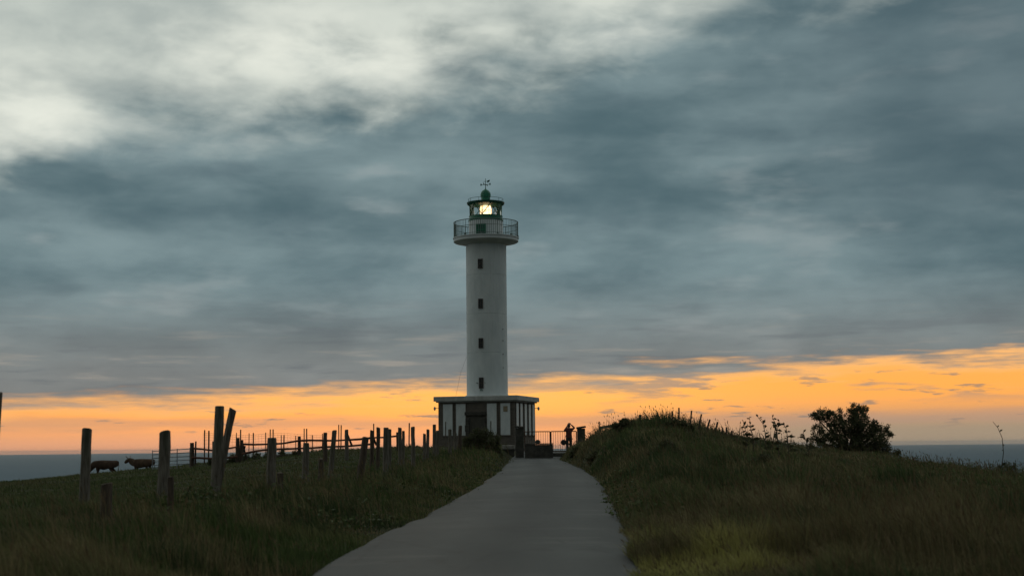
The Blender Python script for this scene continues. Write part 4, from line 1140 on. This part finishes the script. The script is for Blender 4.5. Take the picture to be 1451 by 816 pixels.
shrub('bramble_bush', 'dark low bramble spilling down the steep left flank of the mound to the road', 'bush', (850, 650), 30.5, [(838, 652, 7), (848, 645, 8), (858, 650, 8), (866, 642, 7)], 4200, 0.075, 850, 'bushes along the road')
shrub('bramble_bush', 'low green bush on the slope below the tall skyline weeds', 'bush', (1085, 655), 21.5, [(1070, 656, 8), (1084, 651, 9), (1098, 656, 8)], 3000, 0.07, 1084, 'bushes along the road')
shrub('bramble_bush', 'small dark clump on the slope in front of the bushy tree', 'bush', (1240, 662), 27.0, [(1232, 662, 5), (1240, 659, 5), (1248, 663, 4)], 1500, 0.07, 1240, 'bushes along the road')

# tall leafy weeds on the right skyline
def blade_leaf(mb, p0, d_, ln, wd):
    d_ = Vector(d_).normalized(); s_ = d_.cross(Vector((0.2, 1, 0.1))).normalized()
    dr = Vector((0, 0, -1))
    a = p0; b2 = p0 + d_ * ln * 0.45 + dr * ln * 0.03; e = p0 + d_ * ln + dr * ln * 0.22
    th = Vector((0, 0.002, 0))
    mb.add([a, b2 + s_ * wd, e, b2 - s_ * wd, b2 + th * 3], [(0, 1, 4), (1, 2, 4), (2, 3, 4), (3, 0, 4)])
def weed(foot_px, Y, nodes, label, leafn=16, group='tall weeds on the right skyline', lsize=0.25):
    """nodes: stem path as pixels from low to high"""
    Y = Y * K
    pts = [P(a, r_, Y) for a, r_ in nodes]
    x = pts[0].x; z0 = H(x, Y)
    root = empty('tall_weed', (x, Y, z0), 0, label, 'weed', group)
    path = [Vector((x, Y, z0 - 0.05))] + pts
    mb = MB(); mb.tube(path, np.linspace(0.018, 0.007, len(path)), 6); mb.build('stem', M['bark'], root, (x, Y, z0))
    for k in range(leafn):
        u = 0.22 + 0.78 * k / leafn
        f = u * (len(path) - 1); i = min(int(f), len(path) - 2); p0 = path[i].lerp(path[i + 1], f - i)
        u = min(0.98, max(0.15, u + random.uniform(-0.06, 0.06)))
        f = u * (len(path) - 1); i = min(int(f), len(path) - 2); p0 = path[i].lerp(path[i + 1], f - i)
        sg = random.choice((-1, 1))
        dv = Vector((sg * random.uniform(0.2, 1), random.uniform(-0.8, 0.8), random.uniform(0.0, 1.3)))
        mb = MB(); ln_ = lsize * random.uniform(0.45, 1.35) * (1.15 - 0.6 * u); blade_leaf(mb, p0, dv, ln_, ln_ * 0.20)
        lf = mb.build('leaf', M['weed'], root, (x, Y, z0))
    return root
M['weed'] = mat('weed_leaf', (0.040, 0.046, 0.016), (0.075, 0.070, 0.030), 12, 0.6)
WE = [(1056, 24.0, ((1057, 634), (1060, 618), (1055, 606), (1053, 596)), 'leftmost tall leafy weed on the skyline right of the mound'),
      (1066, 22.8, ((1068, 632), (1066, 615), (1063, 603), (1062, 590)), 'upright weed with a pointed tip, second from the left on the right skyline'),
      (1082, 24.6, ((1085, 634), (1084, 612), (1081, 600), (1072, 588)), 'weed curving left at its top, in the middle of the weed clump'),
      (1096, 24.0, ((1094, 634), (1097, 614), (1100, 602), (1094, 590)), 'tall weed with a drooping tip, right of the middle of the clump'),
      (1101, 22.2, ((1103, 634), (1101, 612), (1104, 596)), 'straight leafy weed just right of the drooping one'),
      (1114, 23.4, ((1117, 636), (1116, 620), (1114, 607), (1110, 600)), 'rightmost weed of the clump with broad leaves'),
      (1143, 25.5, ((1146, 638), (1142, 624), (1138, 612)), 'single small weed left of the bushy tree')]
for a in WE: weed(*a)
# curved dry stalk at the right
weed(1418, 27.0, ((1420, 658), (1422, 640), (1420, 620), (1414, 606), (1407, 597)), 'tall curved dry stalk at the right edge against the sea', 5, None, 0.22)
# old broken stake in the grass at the right
post('broken_stake', (1368, 706), 1370, 13.5, 6.5, 'small pale broken stake in the grass at the lower right', None, 'wood')

# ------------------------------------------------------------------ grass
def scatter(name, N, r0g, r1g, az0, az1, region, height, colour, label, wmul=1.0, lean=0.35, heads=0.0):
    az = R(1) * rng.uniform(az0, az1, N); rr = np.exp(rng.uniform(math.log(r0g * K), math.log(r1g * K), N))
    # clumping
    x = rr * np.sin(az); y = rr * np.cos(az)
    x += rng.normal(size=N) * 0.02; y += rng.normal(size=N) * 0.02
    keep = region(x, y); x, y, rr = x[keep], y[keep], rr[keep]; N = len(x)
    z = terr(x, y) - 0.02
    h = height(x, y) * rng.uniform(0.55, 1.25, N)
    w = (0.0016 + 0.00036 * rr / K) * rng.uniform(0.7, 1.4, N) * wmul
    th = rng.uniform(0, 2 * math.pi, N)
    wind = 0.9 + 1.2 * (vnoise(x, y, 3.0, 55) - 0.5)
    lx = np.cos(th) * lean * rng.uniform(0.2, 1.2, N) - lean * 0.55 * wind; ly = np.sin(th) * lean * rng.uniform(0.2, 1.2, N)
    fa = rng.uniform(0, math.pi, N); sx, sy = np.cos(fa) * w, np.sin(fa) * w
    p0 = np.stack([x, y, z], 1)
    mid = p0 + np.stack([lx * h * 0.38, ly * h * 0.38, h * 0.58], 1)
    tip = p0 + np.stack([lx * h, ly * h, h * (1 - 0.25 * np.hypot(lx, ly))], 1)
    sd = np.stack([sx, sy, sx * 0], 1)
    v = np.stack([p0 - sd, p0 + sd, mid + sd * 0.8, mid - sd * 0.8, tip], 1)
    c_ = colour(x, y, N)
    i0 = np.arange(N) * 5
    loops = np.stack([i0, i0 + 1, i0 + 2, i0 + 3, i0 + 3, i0 + 2, i0 + 4], 1).ravel()
    starts = np.stack([np.arange(N) * 7, np.arange(N) * 7 + 4], 1).ravel()
    verts = v.reshape(-1, 3); tint = np.repeat(c_, 5, 0)
    if heads > 0:
        k = rng.random(N) < heads; tp = tip[k]; n2 = len(tp); hh = np.minimum(h[k] * 0.22, 0.09); sdh = sd[k] * 1.5
        dv = tip[k] - mid[k]; dv /= np.linalg.norm(dv, axis=1)[:, None]
        hv = np.stack([tp - dv * hh[:, None] * 0.3, tp + dv * hh[:, None] * 0.3 + sdh, tp + dv * hh[:, None] * 1.1, tp + dv * hh[:, None] * 0.3 - sdh], 1).reshape(-1, 3)
        j0 = len(verts) + np.arange(n2) * 4
        starts = np.r_[starts, len(loops) + np.arange(n2) * 4]
        loops = np.r_[loops, np.stack([j0, j0 + 1, j0 + 2, j0 + 3], 1).ravel()]
        verts = np.r_[verts, hv]
        tint = np.r_[tint, np.repeat(np.array([(0.12, 0.085, 0.045)]) * rng.uniform(0.6, 1.4, (n2, 1)), 4, 0)]
    o = np_mesh(name, verts, loops, starts, None, tint, M['grass'])
    return tag(o, label, 'grass', None, 'stuff')

FENCE_X = [(0, -6.3), (12, -6.0), (16, -5.0), (22, -5.6), (30, -4.6), (40, -3.1), (48, -2.6), (60, -4.5)]
def fence_x(y): return np.interp(np.asarray(y) / K, [a for a, _ in FENCE_X], [b2 for _, b2 in FENCE_X])
def edges(y): L_, R_, _ = road_at(y); return L_, R_
lhx, lhy = pc.x, YC
def clear(x, y): return (np.hypot(x - lhx, y - lhy) > 4.7) & ~((y > 44.5 * K) & (x > -0.2) & (x < 4.3))
def reg_left(x, y):
    L_, R_ = edges(y); return (x < L_ + 0.45 * (vnoise(x, y, 0.6, 8) * vnoise(x, y, 1.9, 18) * 1.6 - 0.2)) & (x > fence_x(y) - 0.8 * vnoise(x, y, 1.5, 9)) & clear(x, y)
def reg_field(x, y):
    return (x <= fence_x(y) + 0.5) & clear(x, y) & (y < 85 * K)
def reg_right(x, y):
    L_, R_ = edges(y); return (x > R_ - 0.22 * (vnoise(x, y, 0.6, 10) * vnoise(x, y, 1.9, 19) * 1.6 - 0.2)) & clear(x, y)
def h_left(x, y):
    L_, _ = edges(y); e = np.clip((L_ - x) / 1.6, 0, 1); return (0.08 + 0.24 * e * (1 - 0.5 * sstep(1.4, 3.2, L_ - x))) * (0.40 + 0.9 * vnoise(x, y, 1.1, 12) + 0.9 * sstep(0.55, 0.9, vnoise(x, y, 0.55, 16)))
def h_right(x, y):
    _, R_ = edges(y); e = np.clip((x - R_) / 1.4, 0, 1); fresh = np.exp(-(((x - 2.3) / 1.2) ** 2 + ((y - 8.6 * K) / (1.6 * K)) ** 2))
    return (0.11 + 0.28 * e + 0.25 * fresh) * (0.22 + 0.85 * vnoise(x, y, 1.3, 13) + 0.7 * sstep(0.55, 0.9, vnoise(x, y, 0.6, 17)) + 1.1 * sstep(0.6, 0.92, vnoise(x, y, 1.5, 20))) * (1 - 0.55 * sstep(6, 13, x)) * (1 - 0.22 * sstep(25.5 * K, 28 * K, y) * (x > 4))
def h_field(x, y): return 0.07 + 0.16 * vnoise(x, y, 1.7, 14) ** 2 + 0.05 * vnoise(x, y, 0.4, 15)
def mixc(x, y, N, cols, seeds, jit=(0.6, 1.5)):
    out = np.tile(np.array(cols[0]), (N, 1)).astype(float)
    for c_, (sc, sd_, lo, hi) in zip(cols[1:], seeds):
        k = sstep(lo, hi, vnoise(x, y, sc, sd_) + rng.normal(size=N) * 0.14)[:, None]
        out = out * (1 - k) + np.array(c_) * k
    return out * rng.uniform(jit[0], jit[1], (N, 1))
def col_left(x, y, N): return mixc(x, y, N, [(0.066, 0.094, 0.028), (0.128, 0.128, 0.052), (0.040, 0.060, 0.022), (0.20, 0.16, 0.08)], [(2.6, 41, 0.42, 0.66), (1.7, 48, 0.58, 0.74), (0.9, 42, 0.65, 0.92)])
def col_right(x, y, N):
    c_ = mixc(x, y, N, [(0.090, 0.116, 0.040), (0.165, 0.138, 0.068), (0.050, 0.076, 0.028), (0.24, 0.20, 0.105)], [(3.4, 43, 0.40, 0.62), (2.0, 44, 0.55, 0.70), (0.9, 45, 0.64, 0.90)])
    # a stand of fresh pale grass by the near right edge of the road
    k = np.clip(1.6 * np.exp(-(((x - 1.95) / 0.85) ** 2 + ((y - 8.4 * K) / (1.5 * K)) ** 2)), 0, 1)[:, None] * (sstep(0.25, 0.65, vnoise(x, y, 0.8, 91)) * rng.uniform(0.25, 1.0, N))[:, None]
    return c_ * (1 - k) + np.array((0.48, 0.45, 0.14)) * k * rng.uniform(0.5, 1.4, (N, 1))
def col_field(x, y, N): return mixc(x, y, N, [(0.074, 0.096, 0.034), (0.104, 0.106, 0.046), (0.13, 0.11, 0.056)], [(3.0, 46, 0.4, 0.75), (1.2, 47, 0.7, 1.0)])

scatter('verge_grass', 420000, 4.5, 62, -27, 7, reg_left, h_left, col_left, 'uneven green grass on the left verge between posts and road', heads=0.03)
scatter('pasture_grass', 330000, 5.0, 90, -28, -1, reg_field, h_field, col_field, 'short grazed pasture grass left of the old posts', wmul=1.15, lean=0.5)
scatter('mound_grass', 640000, 5.0, 62, 0, 28, reg_right, h_right, col_right, 'long rough grass covering the mound and slope right of the road', heads=0.05, lean=0.45)

# dry seed stalks and tussocks standing above the grass
def h_stalk(x, y): return 0.55 + 0.35 * vnoise(x, y, 2.0, 71)
def patchy(reg, seed, lo): return lambda x, y: reg(x, y) & (vnoise(x, y, 2.4, seed) > lo)
def col_stalk(x, y, N): return tints(N, [(0.16, 0.125, 0.065), (0.11, 0.095, 0.045), (0.085, 0.09, 0.04)], (3, 3, 2))
scatter('dry_stalks', 16000, 6.5, 50, 0, 26, patchy(reg_right, 72, 0.45), lambda x, y: h_stalk(x, y) * (1 - 0.35 * sstep(7, 12, x)), col_stalk, 'thin dry seed stalks standing above the long grass of the mound', wmul=0.8, lean=0.3, heads=0.7)
scatter('dry_stalks', 9000, 7.5, 50, -24, 5, patchy(reg_left, 73, 0.5), lambda x, y: h_stalk(x, y) * 0.75, col_stalk, 'thin dry seed stalks standing above the left verge grass', wmul=0.8, lean=0.3, heads=0.7)

# broad-leaved weeds among the grass
def broad(name, n_c, reg, az0, az1, label, hmax):
    az = R(1) * rng.uniform(az0, az1, n_c); rr = np.exp(rng.uniform(math.log(11 * K), math.log(46 * K), n_c))
    x, y = rr * np.sin(az), rr * np.cos(az)
    k = reg(x, y) & (vnoise(x, y, 3.0, 81) > 0.42); x, y = x[k], y[k]
    m_ = 16
    cx_ = np.repeat(x, m_); cy_ = np.repeat(y, m_)
    sp = rng.normal(size=(len(cx_), 2)) * 0.13
    px2, py2 = cx_ + sp[:, 0], cy_ + sp[:, 1]
    pz2 = terr(px2, py2) + rng.uniform(0.03, hmax, len(px2)) * np.repeat(rng.uniform(0.4, 1.2, len(x)), m_)
    tint = tints(len(px2), [(0.060, 0.088, 0.026), (0.080, 0.100, 0.036), (0.11, 0.095, 0.045)], (4, 3, 1))
    o = leaf_mesh(name, np.stack([px2, py2, pz2], 1), 0.075, tint, M['leaf'], up_bias=0.5, aspect=0.55)
    return tag(o, label, 'weeds', None, 'stuff')
broad('leafy_weeds', 1500, reg_left, -24, 5, 'low broad leaved weeds among the left verge grass', 0.34)
broad('leafy_weeds', 2200, reg_right, 0, 26, 'low broad leaved weeds among the long grass right of the road', 0.40)

# ------------------------------------------------------------------ sea air
mb = MB(); mb.box((0, 0, -37.0), (124600, 124600, 140.0))
m, t, b = new_mat('sea_air'); t.nodes.remove(b)
pv = t.nodes.new('ShaderNodeVolumePrincipled'); pv.inputs['Color'].default_value = (0.92, 0.93, 0.95, 1); pv.inputs['Density'].default_value = 1.6e-5
t.links.new(pv.outputs[0], t.nodes['Material Output'].inputs['Volume'])
hz_ = mb.build('haze', m); tag(hz_, kind='stuff')
